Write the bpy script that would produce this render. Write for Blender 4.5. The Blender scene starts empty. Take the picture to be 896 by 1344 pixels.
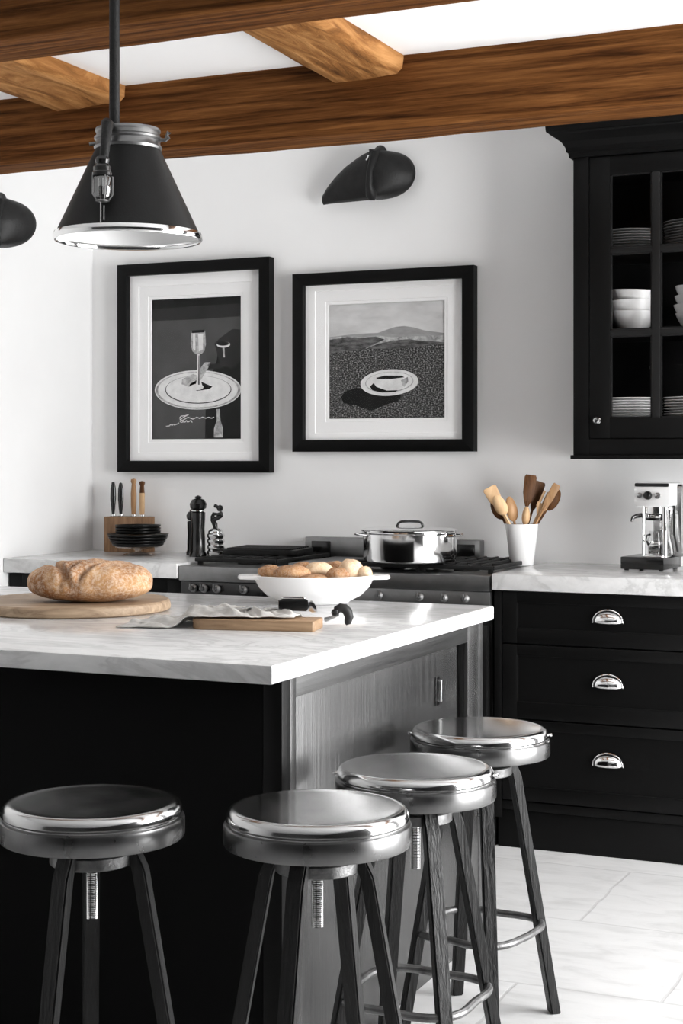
import bpy, bmesh, math, random
from math import pi, sin, cos, radians
from mathutils import Vector, Matrix, noise
random.seed(7)
S = bpy.context.scene
COL = S.collection
# ------------------------------------------------------------------ camera
F_PX, CX, HY, CH, YAW = 2070.0, 448.0, 600.0, 1.31, radians(24)
FW = Vector((-sin(YAW), cos(YAW), 0)); RT = Vector((cos(YAW), sin(YAW), 0))
def PD(x, d, z=0.0):                     # point at depth d on pixel column x
    p = FW*d + RT*(d*(x-CX)/F_PX); return Vector((p.x, p.y, z))
def PY(x, y, Y):                         # point on the plane Y
    v = FW + RT*((x-CX)/F_PX); d = Y/v.y
    return Vector((v.x*d, Y, CH - d*(y-HY)/F_PX))
def PX(x, y, X):
    v = FW + RT*((x-CX)/F_PX); d = X/v.x
    return Vector((X, v.y*d, CH - d*(y-HY)/F_PX))
def PZ(x, y, z):
    d = (CH-z)*F_PX/(y-HY); return PD(x, d, z)
cam = bpy.data.cameras.new('camera'); co = bpy.data.objects.new('camera', cam); COL.objects.link(co)
co.location = (0, 0, CH); co.rotation_euler = (pi/2, 0, YAW)
cam.sensor_width = 36; cam.sensor_fit = 'AUTO'; cam.lens = F_PX/1344*36
cam.shift_y = -(672-HY)/1344; cam.clip_start = .05
S.camera = co
# ------------------------------------------------------------------ materials
def NM(name):
    m = bpy.data.materials.new(name); m.use_nodes = True
    nt = m.node_tree; return m, nt, nt.nodes['Principled BSDF']
def N(nt, t, **k):
    n = nt.nodes.new(t)
    for a, v in k.items(): setattr(n, a, v)
    return n
def g3(v): return (v, v, v, 1) if not isinstance(v, tuple) else (v[0], v[1], v[2], 1)
def coords(nt, scale=(1,1,1), loc=(0,0,0), rot=(0,0,0)):
    tc = N(nt, 'ShaderNodeTexCoord'); mp = N(nt, 'ShaderNodeMapping')
    nt.links.new(tc.outputs['Object'], mp.inputs[0]); mp.inputs['Scale'].default_value = scale
    mp.inputs['Location'].default_value = loc; mp.inputs['Rotation'].default_value = rot
    return mp.outputs[0]
def noise_n(nt, vec, scale, detail=5, rough=.55, dist=0):
    n = N(nt, 'ShaderNodeTexNoise'); nt.links.new(vec, n.inputs['Vector'])
    n.inputs['Scale'].default_value = scale; n.inputs['Detail'].default_value = detail
    n.inputs['Roughness'].default_value = rough; n.inputs['Distortion'].default_value = dist
    return n.outputs[0]
def ramp(nt, fac, stops):
    r = N(nt, 'ShaderNodeValToRGB'); nt.links.new(fac, r.inputs[0]); e = r.color_ramp.elements
    e[0].position, e[0].color = stops[0][0], g3(stops[0][1]); e[1].position, e[1].color = stops[-1][0], g3(stops[-1][1])
    for p, c in stops[1:-1]:
        q = e.new(p); q.color = g3(c)
    return r.outputs[0]
def bump(nt, b, h, strength, dist=.01):
    n = N(nt, 'ShaderNodeBump'); n.inputs['Strength'].default_value = strength; n.inputs['Distance'].default_value = dist
    nt.links.new(h, n.inputs['Height']); nt.links.new(n.outputs[0], b.inputs['Normal'])
def mat(name, col, rough=.5, metal=0, var=0, vs=8, bs=0, bsc=60, spec=.5, rv=0, coat=0):
    m, nt, b = NM(name); b.inputs['Base Color'].default_value = g3(col)
    b.inputs['Roughness'].default_value = rough; b.inputs['Metallic'].default_value = metal
    b.inputs['Specular IOR Level'].default_value = spec; b.inputs['Coat Weight'].default_value = coat
    v = coords(nt)
    c = col if isinstance(col, tuple) else (col,)*3
    n = noise_n(nt, v, vs)
    if var:
        nt.links.new(ramp(nt, n, [(.3, tuple(x*(1-var) for x in c)), (.7, tuple(min(1, x*(1+var)) for x in c))]), b.inputs['Base Color'])
    if rv:
        mr = N(nt, 'ShaderNodeMapRange'); nt.links.new(n, mr.inputs[0])
        mr.inputs[1].default_value = .3; mr.inputs[2].default_value = .7
        mr.inputs[3].default_value = max(0, rough-rv); mr.inputs[4].default_value = rough+rv
        nt.links.new(mr.outputs[0], b.inputs['Roughness'])
    if bs: bump(nt, b, noise_n(nt, v, bsc), bs)
    return m
def woodmat(name, stops, scale, rough=.5, bs=.3, dist=.6, rot=(0,0,0), nsc=6, spec=.4):
    m, nt, b = NM(name); v = coords(nt, scale, rot=rot)
    n = noise_n(nt, v, nsc, 9, .65, dist)
    nt.links.new(ramp(nt, n, stops), b.inputs['Base Color'])
    b.inputs['Roughness'].default_value = rough; b.inputs['Specular IOR Level'].default_value = spec
    bump(nt, b, n, bs, .012); return m
M = {}
M['plaster'] = mat('white plaster', .88, .85, bs=.12, bsc=9, var=.01, vs=3)  # back wall, lightened to make up for the grazing window light
M['plaster_dimmed'] = mat('white plaster dimmed against window light', .74, .85, bs=.12, bsc=9, var=.02, vs=3)  # same plaster on the left wall, darkened to offset the direct window light
M['ceil'] = mat('ceiling plaster', .85, .9, bs=.1, bsc=6)
M['black'] = mat('black painted wood', .003, .42, bs=.05, bsc=140, spec=.13)
M['blackpanel'] = mat('black matt board', .0025, .7, spec=.08)
M['frame'] = mat('black picture frame', .003, .5, bs=.05, bsc=200, spec=.12)
M['darkwall'] = mat('dark wall to cut bounce light', .05, .9)  # unseen walls, coloured dark to keep bounce and reflections off the fronts
M['bead'] = mat('black painted glazing bead', .008, .35, spec=.25)
M['satin'] = mat('satin steel', .75, .4, .35)
M['matboard'] = mat('white mat board', .93, .85)
M['matboard2'] = mat('white inner mat board', .88, .85)
M['iron'] = mat('black cast iron', .009, .5, bs=.3, bsc=220, spec=.25)
M['gloss'] = mat('glossy black plastic', .006, .18, spec=.5)
M['rubber'] = mat('dark grey rubber', .02, .5, spec=.3)
M['chrome'] = mat('polished chrome', .80, .10, 1)
M['steel'] = mat('brushed steel', .5, .24, 1, var=.12, vs=30)
M['dsteel'] = mat('dark steel', .22, .36, 1, var=.15, vs=14)
M['seat'] = mat('worn gunmetal seat', .52, .14, 1, var=.05, vs=9, rv=.02)
M['seatband'] = mat('dull metal band', .15, .30, 1, var=.15, vs=18, rv=.06)
M['shade'] = mat('black enamel shade', .008, .5, var=.1, vs=60, bs=.06, bsc=300, spec=.2)
M['lining'] = mat('white enamel', .80, .35)
M['shell'] = mat('dark forged iron', .012, .48, var=.3, vs=30, bs=.15, bsc=120, spec=.25)
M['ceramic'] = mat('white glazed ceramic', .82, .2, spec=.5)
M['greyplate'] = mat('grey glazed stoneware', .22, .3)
M['blackplate'] = mat('black glazed stoneware', .004, .3, spec=.22)
M['pbark'] = mat('pale birch', (.62, .45, .28), .6, var=.1, vs=20)
M['palewood'] = woodmat('pale beech', [(.3,(.50,.30,.15)),(.7,(.72,.50,.29))], (3,3,.6), .55, .1, nsc=12)
M['midwood'] = woodmat('mid brown wood', [(.3,(.24,.12,.05)),(.7,(.46,.27,.13))], (4,4,.6), .5, .12, nsc=12)
M['darkwood'] = woodmat('dark walnut', [(.3,(.045,.018,.007)),(.7,(.17,.075,.028))], (4,4,.6), .5, .12, nsc=12, spec=.15)
M['blockwood'] = woodmat('knife block oak', [(.3,(.13,.065,.03)),(.7,(.36,.21,.11))], (14,14,1), .55, .12, nsc=5)
M['board'] = woodmat('round board wood', [(.3,(.24,.16,.10)),(.7,(.50,.37,.25))], (.7,10,10), .55, .1, nsc=5)
M['board2'] = woodmat('cutting board wood', [(.3,(.22,.13,.07)),(.7,(.45,.30,.18))], (1,14,14), .55, .1, nsc=5)
M['beam'] = woodmat('old oak beam', [(.28,(.009,.003,.001)),(.42,(.070,.025,.007)),(.58,(.165,.066,.019)),(.8,(.32,.145,.05))], (.35,9,9), .7, .9, .4, nsc=5, spec=.05)
M['joist'] = woodmat('old oak joist', [(.28,(.07,.03,.012)),(.45,(.22,.095,.03)),(.62,(.40,.20,.075)),(.8,(.52,.29,.12))], (5,.9,5), .7, .8, 1.0, nsc=3.4, spec=.05)
M['legwood'] = woodmat('charred dark wood', [(.35,.002),(.6,.006),(.8,.022)], (9,9,.6), .34, .35, nsc=13, spec=.34)
M['ring'] = mat('worn foot ring', .16, .42, .8, var=.5, vs=26, bs=.2, bsc=90)
M['sidewood'] = woodmat('dark stained oak panel', [(.3,.012),(.55,.028),(.75,.05)], (12,12,.35), .26, .14, nsc=9, spec=.7)
M['siderail'] = woodmat('dark stained oak rail', [(.3,.012),(.55,.028),(.75,.05)], (12,.35,12), .30, .14, nsc=9, spec=.7)
def glassmat(name, rough=0, tint=1, k=.06, fk=1):
    m = bpy.data.materials.new(name); m.use_nodes = True; nt = m.node_tree; nt.nodes.remove(nt.nodes['Principled BSDF'])
    t = N(nt,'ShaderNodeBsdfTransparent'); t.inputs[0].default_value = g3(tint)
    gl = N(nt,'ShaderNodeBsdfGlossy'); gl.inputs['Roughness'].default_value = .02+rough
    fr = N(nt,'ShaderNodeFresnel'); fr.inputs[0].default_value = 1.3
    ad = N(nt,'ShaderNodeMath', operation='ADD'); ad.inputs[1].default_value = k-.06
    nt.links.new(fr.outputs[0], ad.inputs[0])
    mx = N(nt,'ShaderNodeMixShader'); sc_ = N(nt,'ShaderNodeMath', operation='MULTIPLY'); sc_.inputs[1].default_value = fk; ge = N(nt,'ShaderNodeNewGeometry'); om = N(nt,'ShaderNodeMath', operation='SUBTRACT'); om.inputs[0].default_value = 1; nt.links.new(ge.outputs['Backfacing'], om.inputs[1]); m2 = N(nt,'ShaderNodeMath', operation='MULTIPLY'); nt.links.new(ad.outputs[0], m2.inputs[0]); nt.links.new(om.outputs[0], m2.inputs[1]); nt.links.new(m2.outputs[0], sc_.inputs[0]); nt.links.new(sc_.outputs[0], mx.inputs[0]); nt.links.new(t.outputs[0], mx.inputs[1]); nt.links.new(gl.outputs[0], mx.inputs[2])
    nt.links.new(mx.outputs[0], nt.nodes['Material Output'].inputs[0]); return m
M['pane'] = glassmat('thin window glass', 0, .995, .06, .22)
M['glassware'] = glassmat('clear glass', 0, .88, .25)
def marble():
    m, nt, b = NM('white marble'); v = coords(nt, (1.1, 2.6, 2), rot=(0,0,.35))
    n = noise_n(nt, v, 2.2, 10, .62, 1.6); n2 = noise_n(nt, v, 9, 6, .6, 2)
    mx = N(nt,'ShaderNodeMix', data_type='RGBA', blend_type='MULTIPLY'); mx.inputs[0].default_value = 1
    nt.links.new(ramp(nt, n, [(.30,.72),(.43,.68),(.495,.56),(.53,.68),(.7,.75)]), mx.inputs[6])
    nt.links.new(ramp(nt, n2, [(.3,.90),(.6,1.0)]), mx.inputs[7])
    nt.links.new(mx.outputs[2], b.inputs['Base Color'])
    b.inputs['Roughness'].default_value = .16; b.inputs['Specular IOR Level'].default_value = .5
    bump(nt, b, n, .02); return m
M['marble'] = marble()
def floormat():
    m, nt, b = NM('limestone flags'); v = coords(nt, loc=(1.198, -3.77, 0))
    nz = N(nt,'ShaderNodeTexNoise'); nt.links.new(v, nz.inputs[0]); nz.inputs['Scale'].default_value = 5; nz.inputs['Detail'].default_value = 4
    sb = N(nt,'ShaderNodeVectorMath', operation='MULTIPLY_ADD'); sb.inputs[1].default_value = (.03,.03,0); nt.links.new(nz.outputs[1], sb.inputs[0])
    nt.links.new(v, sb.inputs[2])
    s2 = N(nt,'ShaderNodeVectorMath', operation='SUBTRACT'); nt.links.new(sb.outputs[0], s2.inputs[0]); s2.inputs[1].default_value = (.015,.015,0)
    br = N(nt,'ShaderNodeTexBrick'); nt.links.new(s2.outputs[0], br.inputs['Vector'])
    br.offset = .6; br.offset_frequency = 2; br.inputs['Scale'].default_value = 1
    br.inputs['Brick Width'].default_value = .9; br.inputs['Row Height'].default_value = .575
    br.inputs['Mortar Size'].default_value = .005; br.inputs['Mortar Smooth'].default_value = .3
    br.inputs['Color1'].default_value = g3(.62); br.inputs['Color2'].default_value = g3(.70); br.inputs['Mortar'].default_value = g3(.52)
    br.inputs['Bias'].default_value = 0
    v2 = coords(nt, (1, 3.0, 1)); n = noise_n(nt, v2, 5, 9, .65, .6)
    mx = N(nt,'ShaderNodeMix', data_type='RGBA', blend_type='MULTIPLY'); mx.inputs[0].default_value = 1
    nt.links.new(br.outputs[0], mx.inputs[6]); nt.links.new(ramp(nt, n, [(.25,.72),(.5,.93),(.75,1.0)]), mx.inputs[7])
    nt.links.new(mx.outputs[2], b.inputs['Base Color'])
    b.inputs['Roughness'].default_value = .48
    ma = N(nt,'ShaderNodeMath', operation='MULTIPLY_ADD'); ma.inputs[1].default_value = -.6
    nt.links.new(br.outputs[1], ma.inputs[0]); nt.links.new(n, ma.inputs[2]); bump(nt, b, ma.outputs[0], .25, .008)
    return m
M['floor'] = floormat()
def breadmat(name, dark, mid, pale, flour=.5, sc=14):
    m, nt, b = NM(name); v = coords(nt)
    n = noise_n(nt, v, sc, 8, .7, .4); n2 = noise_n(nt, v, sc*11, 5, .85)
    mx = N(nt,'ShaderNodeMix', data_type='RGBA'); nt.links.new(ramp(nt, n, [(.3,dark),(.45,mid),(.62,pale)]), mx.inputs[6])
    mx.inputs[7].default_value = g3((.86,.76,.64))
    a = N(nt,'ShaderNodeMath', operation='MULTIPLY'); nt.links.new(ramp(nt, n2, [(.46,0.0),(.56,1.0)]), a.inputs[0]); a.inputs[1].default_value = flour
    nt.links.new(a.outputs[0], mx.inputs[0]); nt.links.new(mx.outputs[2], b.inputs['Base Color'])
    b.inputs['Roughness'].default_value = .75; bump(nt, b, n2, .35, .004); return m
M['crust'] = breadmat('floury bread crust', (.16,.058,.015), (.34,.145,.045), (.58,.32,.14), .42, 11)
M['bun'] = breadmat('brown roll crust', (.13,.045,.012), (.32,.135,.04), (.52,.28,.12), .25, 18)
M['bunpale'] = breadmat('pale roll crust', (.45,.25,.11), (.66,.45,.26), (.80,.62,.42), .4, 16)
def linenmat():
    m, nt, b = NM('natural linen'); v = coords(nt, rot=(0,0,.2)); n = noise_n(nt, v, 22, 6)
    w = N(nt,'ShaderNodeTexWave'); nt.links.new(v, w.inputs[0]); w.inputs['Scale'].default_value = 190
    w2 = N(nt,'ShaderNodeTexWave', bands_direction='Y'); nt.links.new(v, w2.inputs[0]); w2.inputs['Scale'].default_value = 190
    ad = N(nt,'ShaderNodeMath', operation='ADD'); nt.links.new(w.outputs[1], ad.inputs[0]); nt.links.new(w2.outputs[1], ad.inputs[1])
    nt.links.new(ramp(nt, n, [(.35,(.54,.52,.49)),(.65,(.74,.725,.70))]), b.inputs['Base Color'])
    b.inputs['Roughness'].default_value = .9; bump(nt, b, ad.outputs[0], .5, .002); return m
M['linen'] = linenmat()
def flat(name, stops, scale=(1,1,1), nsc=10, detail=6, dist=0, rough=.6):
    m, nt, b = NM(name); v = coords(nt, scale); n = noise_n(nt, v, nsc, detail, .6, dist)
    nt.links.new(ramp(nt, n, stops), b.inputs['Base Color']); b.inputs['Roughness'].default_value = rough
    b.inputs['Specular IOR Level'].default_value = .2; return m
M['pr_dark'] = flat('print dark grey', [(.3,.055),(.7,.085)])
M['pr_black'] = flat('print black', [(.3,.004),(.7,.010)])
M['pr_char'] = flat('print charcoal', [(.3,.014),(.7,.03)])
M['pr_white'] = flat('print white', [(.3,.62),(.7,.8)], nsc=30)
M['pr_grey'] = flat('print mid grey', [(.35,.2),(.65,.55)], nsc=40, dist=1)
M['pr_sky'] = flat('print cloudy sky', [(.35,.50),(.65,.66)], (1,1,3), 6)
M['pr_hillfar'] = flat('print far hill', [(.3,.26),(.7,.36)], (1,1,3), 20)
M['pr_hill'] = flat('print near hill', [(.35,.03),(.65,.16)], (1,1,3), 26)
M['pr_grass'] = flat('print grass', [(.40,.006),(.52,.06),(.63,.33)], (1,1,1.5), 150, 8)
# ------------------------------------------------------------------ mesh helpers
def tag(o, label=None, cat=None, group=None, kind=None):
    if label: o['label'] = label
    if cat: o['category'] = cat
    if group: o['group'] = group
    if kind: o['kind'] = kind
    return o
def thing(name, label, cat, loc=(0,0,0), rz=0, group=None):
    o = bpy.data.objects.new(name, None); COL.objects.link(o); o.empty_display_size = .05
    o.location = loc; o.rotation_euler = (0,0,rz); return tag(o, label, cat, group)
def obj(name, bm, m, parent=None, loc=(0,0,0), rot=(0,0,0), sharp=35, solid=0, sub=0):
    me = bpy.data.meshes.new(name)
    bmesh.ops.recalc_face_normals(bm, faces=bm.faces)
    bm.to_mesh(me); bm.free()
    o = bpy.data.objects.new(name, me); COL.objects.link(o)
    ms = m if isinstance(m, list) else [m]
    for k in ms: me.materials.append(M[k] if isinstance(k, str) else k)
    me.polygons.foreach_set('use_smooth', [True]*len(me.polygons)); me.set_sharp_from_angle(angle=radians(sharp))
    o.parent = parent; o.location = loc; o.rotation_euler = rot
    if solid:
        md = o.modifiers.new('solid','SOLIDIFY'); md.thickness = solid; md.offset = 0
    if sub:
        md = o.modifiers.new('sub','SUBSURF'); md.levels = md.render_levels = sub
    return o
def NB(): return bmesh.new()
def box(bm, x0, x1, y0, y1, z0, z1, b=0, mi=0):
    vs = [bm.verts.new((x,y,z)) for x in (x0,x1) for y in (y0,y1) for z in (z0,z1)]
    fs = [bm.faces.new([vs[i] for i in q]) for q in ((0,1,3,2),(4,6,7,5),(0,4,5,1),(2,3,7,6),(0,2,6,4),(1,5,7,3))]
    for f in fs: f.material_index = mi
    if b:
        es = list({e for f in fs for e in f.edges})
        bmesh.ops.bevel(bm, geom=es, offset=b, segments=2, affect='EDGES', profile=.5)
    return bm
def bx(*a, **k): return box(NB(), *a, **k)
def hexa(bm, lo, hi, b=0):               # two quads (4 pts each) joined
    vs = [bm.verts.new(p) for p in lo+hi]
    fs = [bm.faces.new([vs[i] for i in q]) for q in ((3,2,1,0),(4,5,6,7),(0,1,5,4),(1,2,6,5),(2,3,7,6),(3,0,4,7))]
    if b: bmesh.ops.bevel(bm, geom=list({e for f in fs for e in f.edges}), offset=b, segments=2, affect='EDGES', profile=.5)
    return bm
def lathe(prof, seg=48, bm=None, c=(0,0,0), sx=1, sy=1):
    bm = bm or NB(); rings = []
    for r, z in prof:
        if r < 1e-6: rings.append([bm.verts.new((c[0],c[1],c[2]+z))])
        else: rings.append([bm.verts.new((c[0]+sx*r*cos(2*pi*i/seg), c[1]+sy*r*sin(2*pi*i/seg), c[2]+z)) for i in range(seg)])
    for a, b in zip(rings, rings[1:]):
        for i in range(seg):
            j = (i+1)%seg
            if len(a)==1 and len(b)==1: continue
            if len(a)==1: bm.faces.new((a[0], b[i], b[j]))
            elif len(b)==1: bm.faces.new((a[i], a[j], b[0]))
            else: bm.faces.new((a[i], a[j], b[j], b[i]))
    return bm
def tube(pts, r, bm=None, seg=10, closed=False, flat_=1.0):
    bm = bm or NB(); pts = [Vector(p) for p in pts]; n = len(pts); rings = []; up = None
    for i, p in enumerate(pts):
        a = pts[(i-1)%n] if (closed or i>0) else p; c = pts[(i+1)%n] if (closed or i<n-1) else p
        t = (c-a).normalized()
        if up is None: up = Vector((0,0,1)) if abs(t.z)<.9 else Vector((1,0,0))
        u = t.cross(up); u.normalize(); v = u.cross(t).normalized(); up = v
        rr = r[i] if isinstance(r,(list,tuple)) else r
        rings.append([bm.verts.new(p + u*(rr*cos(2*pi*k/seg)) + v*(rr*flat_*sin(2*pi*k/seg))) for k in range(seg)])
    for i in range(n if closed else n-1):
        a, b = rings[i], rings[(i+1)%n]
        for k in range(seg): bm.faces.new((a[k], a[(k+1)%seg], b[(k+1)%seg], b[k]))
    if not closed: bm.faces.new(rings[0][::-1]); bm.faces.new(rings[-1])
    return bm
def prism(pts, axis, a0, a1, bm=None, b=0):      # outline pts (2D) extruded along axis
    bm = bm or NB()
    def mk(p, a): return {'x':(a,p[0],p[1]),'y':(p[0],a,p[1]),'z':(p[0],p[1],a)}[axis]
    A = [bm.verts.new(mk(p,a0)) for p in pts]; B = [bm.verts.new(mk(p,a1)) for p in pts]
    f1 = bm.faces.new(A); f2 = bm.faces.new(B[::-1]); n = len(pts)
    for i in range(n): bm.faces.new((A[i],A[(i+1)%n],B[(i+1)%n],B[i]))
    if b: bmesh.ops.bevel(bm, geom=list(f1.edges)+list(f2.edges), offset=b, segments=2, affect='EDGES', profile=.5)
    return bm
def grid(nu, nv, f, bm=None, cu=False, cv=False):
    bm = bm or NB(); V = [[bm.verts.new(f(i/(nu if cu else nu-1), j/(nv if cv else nv-1))) for j in range(nv)] for i in range(nu)]
    for i in range(nu if cu else nu-1):
        for j in range(nv if cv else nv-1):
            bm.faces.new((V[i][j], V[(i+1)%nu][j], V[(i+1)%nu][(j+1)%nv], V[i][(j+1)%nv]))
    return bm
def blob(f, nu=48, nv=28, bm=None):              # closed sphere-like surface, f(dir)->point
    bm = bm or NB(); bmesh.ops.create_uvsphere(bm, u_segments=nu, v_segments=nv, radius=1)
    for v in bm.verts: v.co = f(v.co.copy())
    return bm
def xf(bm, mtx): bmesh.ops.transform(bm, matrix=mtx, verts=bm.verts); return bm
def rrect(cx, cy, w, h, r, n=5):
    o = []
    for sx, sy, a0 in ((1,1,0),(-1,1,90),(-1,-1,180),(1,-1,270)):
        for k in range(n+1):
            a = radians(a0+90*k/n); o.append((cx+sx*(w/2-r)+r*cos(a), cy+sy*(h/2-r)+r*sin(a)))
    return o
def ell(cx, cy, a, b, n=40, rot=0):
    return [(cx+a*cos(t)*cos(rot)-b*sin(t)*sin(rot), cy+a*cos(t)*sin(rot)+b*sin(t)*cos(rot)) for t in [2*pi*i/n for i in range(n)]]
# ------------------------------------------------------------------ the room
WB, WL, WR, WF, ZC = 5.66, -3.67, 1.5, -1.6, 2.475
def struct(name, bm, m, parent=None): 
    o = obj(name, bm, m, parent); 
    if parent is None: o['kind'] = 'structure'
    return o
struct('floor', bx(WL-.15, WR+.15, WF-.15, WB+.15, -.1, 0), 'floor')
ZC2 = 2.63
struct('ceiling', prism([(WF-.15,ZC),(4.41,ZC),(4.41,ZC2),(WB+.15,ZC2),(WB+.15,ZC2+.1),(WF-.15,ZC2+.1)], 'x', WL-.15, WR+.15), 'ceil')
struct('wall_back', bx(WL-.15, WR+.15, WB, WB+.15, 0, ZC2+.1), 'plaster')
struct('wall_left', bx(WL-.15, WL, WF, WB, 0, ZC2+.1), 'plaster_dimmed')
struct('wall_front', bx(WL-.15, WR+.15, WF-.15, WF, 0, ZC), 'darkwall')
W1 = (2.6, 5.0, .05, 2.42)                        # the garden window that lights the room
bm = NB()
box(bm, WR, WR+.15, WF, W1[0], 0, ZC2); box(bm, WR, WR+.15, W1[1], WB, 0, ZC2)
box(bm, WR, WR+.15, W1[0], W1[1], W1[3], ZC2); box(bm, WR, WR+.15, W1[0], W1[1], 0, W1[2])
struct('wall_right', bm, 'darkwall')
w = bpy.data.objects.new('window_1', None); COL.objects.link(w); w['kind'] = 'structure'; w.location = (WR+.07, 0, 0)
bm = NB()
for y in (W1[0], (W1[0]+W1[1])/2-.03, W1[1]-.06): box(bm, -.03, .03, y, y+.06, W1[2], W1[3])
for z in (W1[2], W1[3]-.06): box(bm, -.03, .03, W1[0], W1[1], z, z+.06)
obj('window_frame', bm, 'lining', w)
wl = S.world = bpy.data.worlds.new('daylight'); wl.use_nodes = True
wl.node_tree.nodes['Background'].inputs[0].default_value = (1, 1, 1, 1)
wl.node_tree.nodes['Background'].inputs[1].default_value = 18.6
L = bpy.data.lights.new('window_portal','AREA'); L.shape = 'RECTANGLE'; L.size = W1[3]-W1[2]; L.size_y = W1[1]-W1[0]
L.cycles.is_portal = True
lo = bpy.data.objects.new('window_portal', L); COL.objects.link(lo); lo.location = (WR+.02, (W1[0]+W1[1])/2, (W1[2]+W1[3])/2); lo.rotation_euler = (0, pi/2, 0)
# ------------------------------------------------------------------ ceiling beams
def hewn(x0, x1, y0, y1, z0, z1, long='x', seed=0, amp=.008, ch=.018):
    bm = NB(); L_ = (x1-x0) if long=='x' else (y1-y0); n = max(8, int(L_/.04))
    ring = []
    if long=='x': a0,a1,b0,b1 = y0,y1,z0,z1
    else: a0,a1,b0,b1 = x0,x1,z0,z1
    base = []
    def seg(p,q,k): 
        for i in range(k): base.append((p[0]+(q[0]-p[0])*i/k, p[1]+(q[1]-p[1])*i/k))
    seg((a0+ch,b0),(a1-ch,b0),6); seg((a1-ch,b0),(a1,b0+ch),2); seg((a1,b0+ch),(a1,b1),6); seg((a1,b1),(a0,b1),3); seg((a0,b1),(a0,b0+ch),6); seg((a0,b0+ch),(a0+ch,b0),2)
    rings = []
    for i in range(n+1):
        l = (x0 if long=='x' else y0) + L_*i/n; r = []
        for a, b in base:
            q = Vector((l*1.3+seed, a*6, b*6)); d = noise.noise_vector(q)*amp + noise.noise_vector(q*4)*amp*.35
            top = 0 if b > b1-1e-4 else 1
            p = (l, a+d.y*1.0, b+d.z*top) if long=='x' else (a+d.y, l, b+d.z*top)
            r.append(bm.verts.new(p))
        rings.append(r)
    m = len(base)
    for A, B in zip(rings, rings[1:]):
        for k in range(m): bm.faces.new((A[k],A[(k+1)%m],B[(k+1)%m],B[k]))
    bm.faces.new(rings[0]); bm.faces.new(rings[-1][::-1]); return bm
tag(obj('ceiling_beam', hewn(WL+.01, WR-.01, 4.245, 4.43, 2.268, ZC+.03, seed=3), 'beam', sharp=50), 'long hewn oak ceiling beam that crosses the picture above the wall lamp and glass cabinet', 'beam', 'oak ceiling timbers')
tag(obj('ceiling_beam', hewn(WL+.01, WR-.01, 2.98, 3.16, 2.268, ZC+.004, seed=17, ch=.012), 'beam', sharp=50), 'oak ceiling beam nearest the viewer, cut off by the top edge of the photo', 'beam', 'oak ceiling timbers')
tag(obj('ceiling_joist', hewn(-1.93, -1.69, 3.15, 4.265, 2.418, ZC+.004, 'y', 31, .013, .016), 'joist', sharp=50), 'short light brown oak joist between the two beams, right of the lamp rod', 'joist', 'oak ceiling timbers')
tag(obj('ceiling_joist', hewn(-2.90, -2.63, 3.15, 4.265, 2.418, ZC+.004, 'y', 57, .013, .016), 'joist', sharp=50), 'short light brown oak joist between the two beams, left of the lamp rod', 'joist', 'oak ceiling timbers')
# ------------------------------------------------------------------ base cabinets and worktops on the back wall
CF = 5.06
def shaker(bm, x0, x1, z0, z1, px0, px1, pz0, pz1, yf, th=.02, rec=.008):
    """drawer or door front with a recessed flat panel; front at yf"""
    box(bm, x0, px0, yf, yf+th, z0, z1, .0012); box(bm, px1, x1, yf, yf+th, z0, z1, .0012)
    box(bm, px0, px1, yf, yf+th, z0, pz0, .0012); box(bm, px0, px1, yf, yf+th, pz1, z1, .0012)
    box(bm, px0-.001, px1+.001, yf+rec, yf+th, pz0-.001, pz1+.001)
    return bm
def cup_pull(parent, x, y, z):
    a, h, dp = .048, .040, .026
    bm = grid(25, 9, lambda u, v: (a*cos(pi*u), -dp*sin(pi*u)*sin(pi/2*v)-.001, h*sin(pi*u)**.8*cos(pi/2*v)))
    o = obj('cup_handle', bm, 'chrome', parent, (x, y, z), solid=.0018)
    bm = NB(); tube([( (a+.003)*cos(pi*i/20), -.002, (h+.003)*sin(pi*i/20)) for i in range(21)], .0022, bm, 6)
    obj('flange', bm, 'chrome', o)
    return o
X0 = -1.69
def drawer_unit(x0, x1, sx0, label, first=True):
    t = thing('drawer_cabinet', label, 'cabinet', ((x0+x1)/2, 5.35, 0), 0, 'black drawer cabinets under the right worktop')
    ox = (x0+x1)/2; L_ = lambda x: x-ox; fy = CF-5.35
    bm = NB(); box(bm, L_(x0), L_(x1), fy+.022, .30, .158, .864)
    if first: box(bm, L_(x0), L_(sx0)-.004, fy, fy+.03, .1, .864, .001)
    obj('body', bm, 'black', t)
    lx = L_(sx0-.02 if first else sx0)
    bm = NB(); box(bm, lx, L_(x1), fy+.012, .0, 0, .15, .002); box(bm, lx, L_(x1), fy+.004, .0, .128, .158, .003)
    obj('plinth', bm, 'black', t)
    if first: obj('corner_foot', bx(L_(x0), L_(sx0)-.028, fy+.004, fy+.05, 0, .1, b=.001), 'black', t)
    for k, (z0, z1, p0, p1, cz) in enumerate(((.688,.860,.737,.824,.768),(.437,.683,.491,.647,.557),(.162,.432,.209,.400,.300))):
        d = obj('drawer', shaker(NB(), L_(sx0), L_(x1)-.003, z0, z1, L_(sx0)+.05, L_(x1)-.053, p0, p1, fy), 'black', t)
        bm = NB(); a,b_ = L_(sx0)+.05, L_(x1)-.053; yb = fy+.0055
        for q in ((a,a+.0025,p0,p1),(b_-.0025,b_,p0,p1),(a,b_,p0,p0+.0022),(a,b_,p1-.0022,p1)): box(bm, q[0],q[1],yb,yb+.004,q[2],q[3])
        obj('panel_bead', bm, 'bead', d)
        cup_pull(d, L_((sx0+x1)/2-.0), fy-.001, cz)
    return t
drawer_unit(X0, -.939, -1.661, 'black base cabinet of three panelled drawers with chrome cup handles, beside the cooker')
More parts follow.
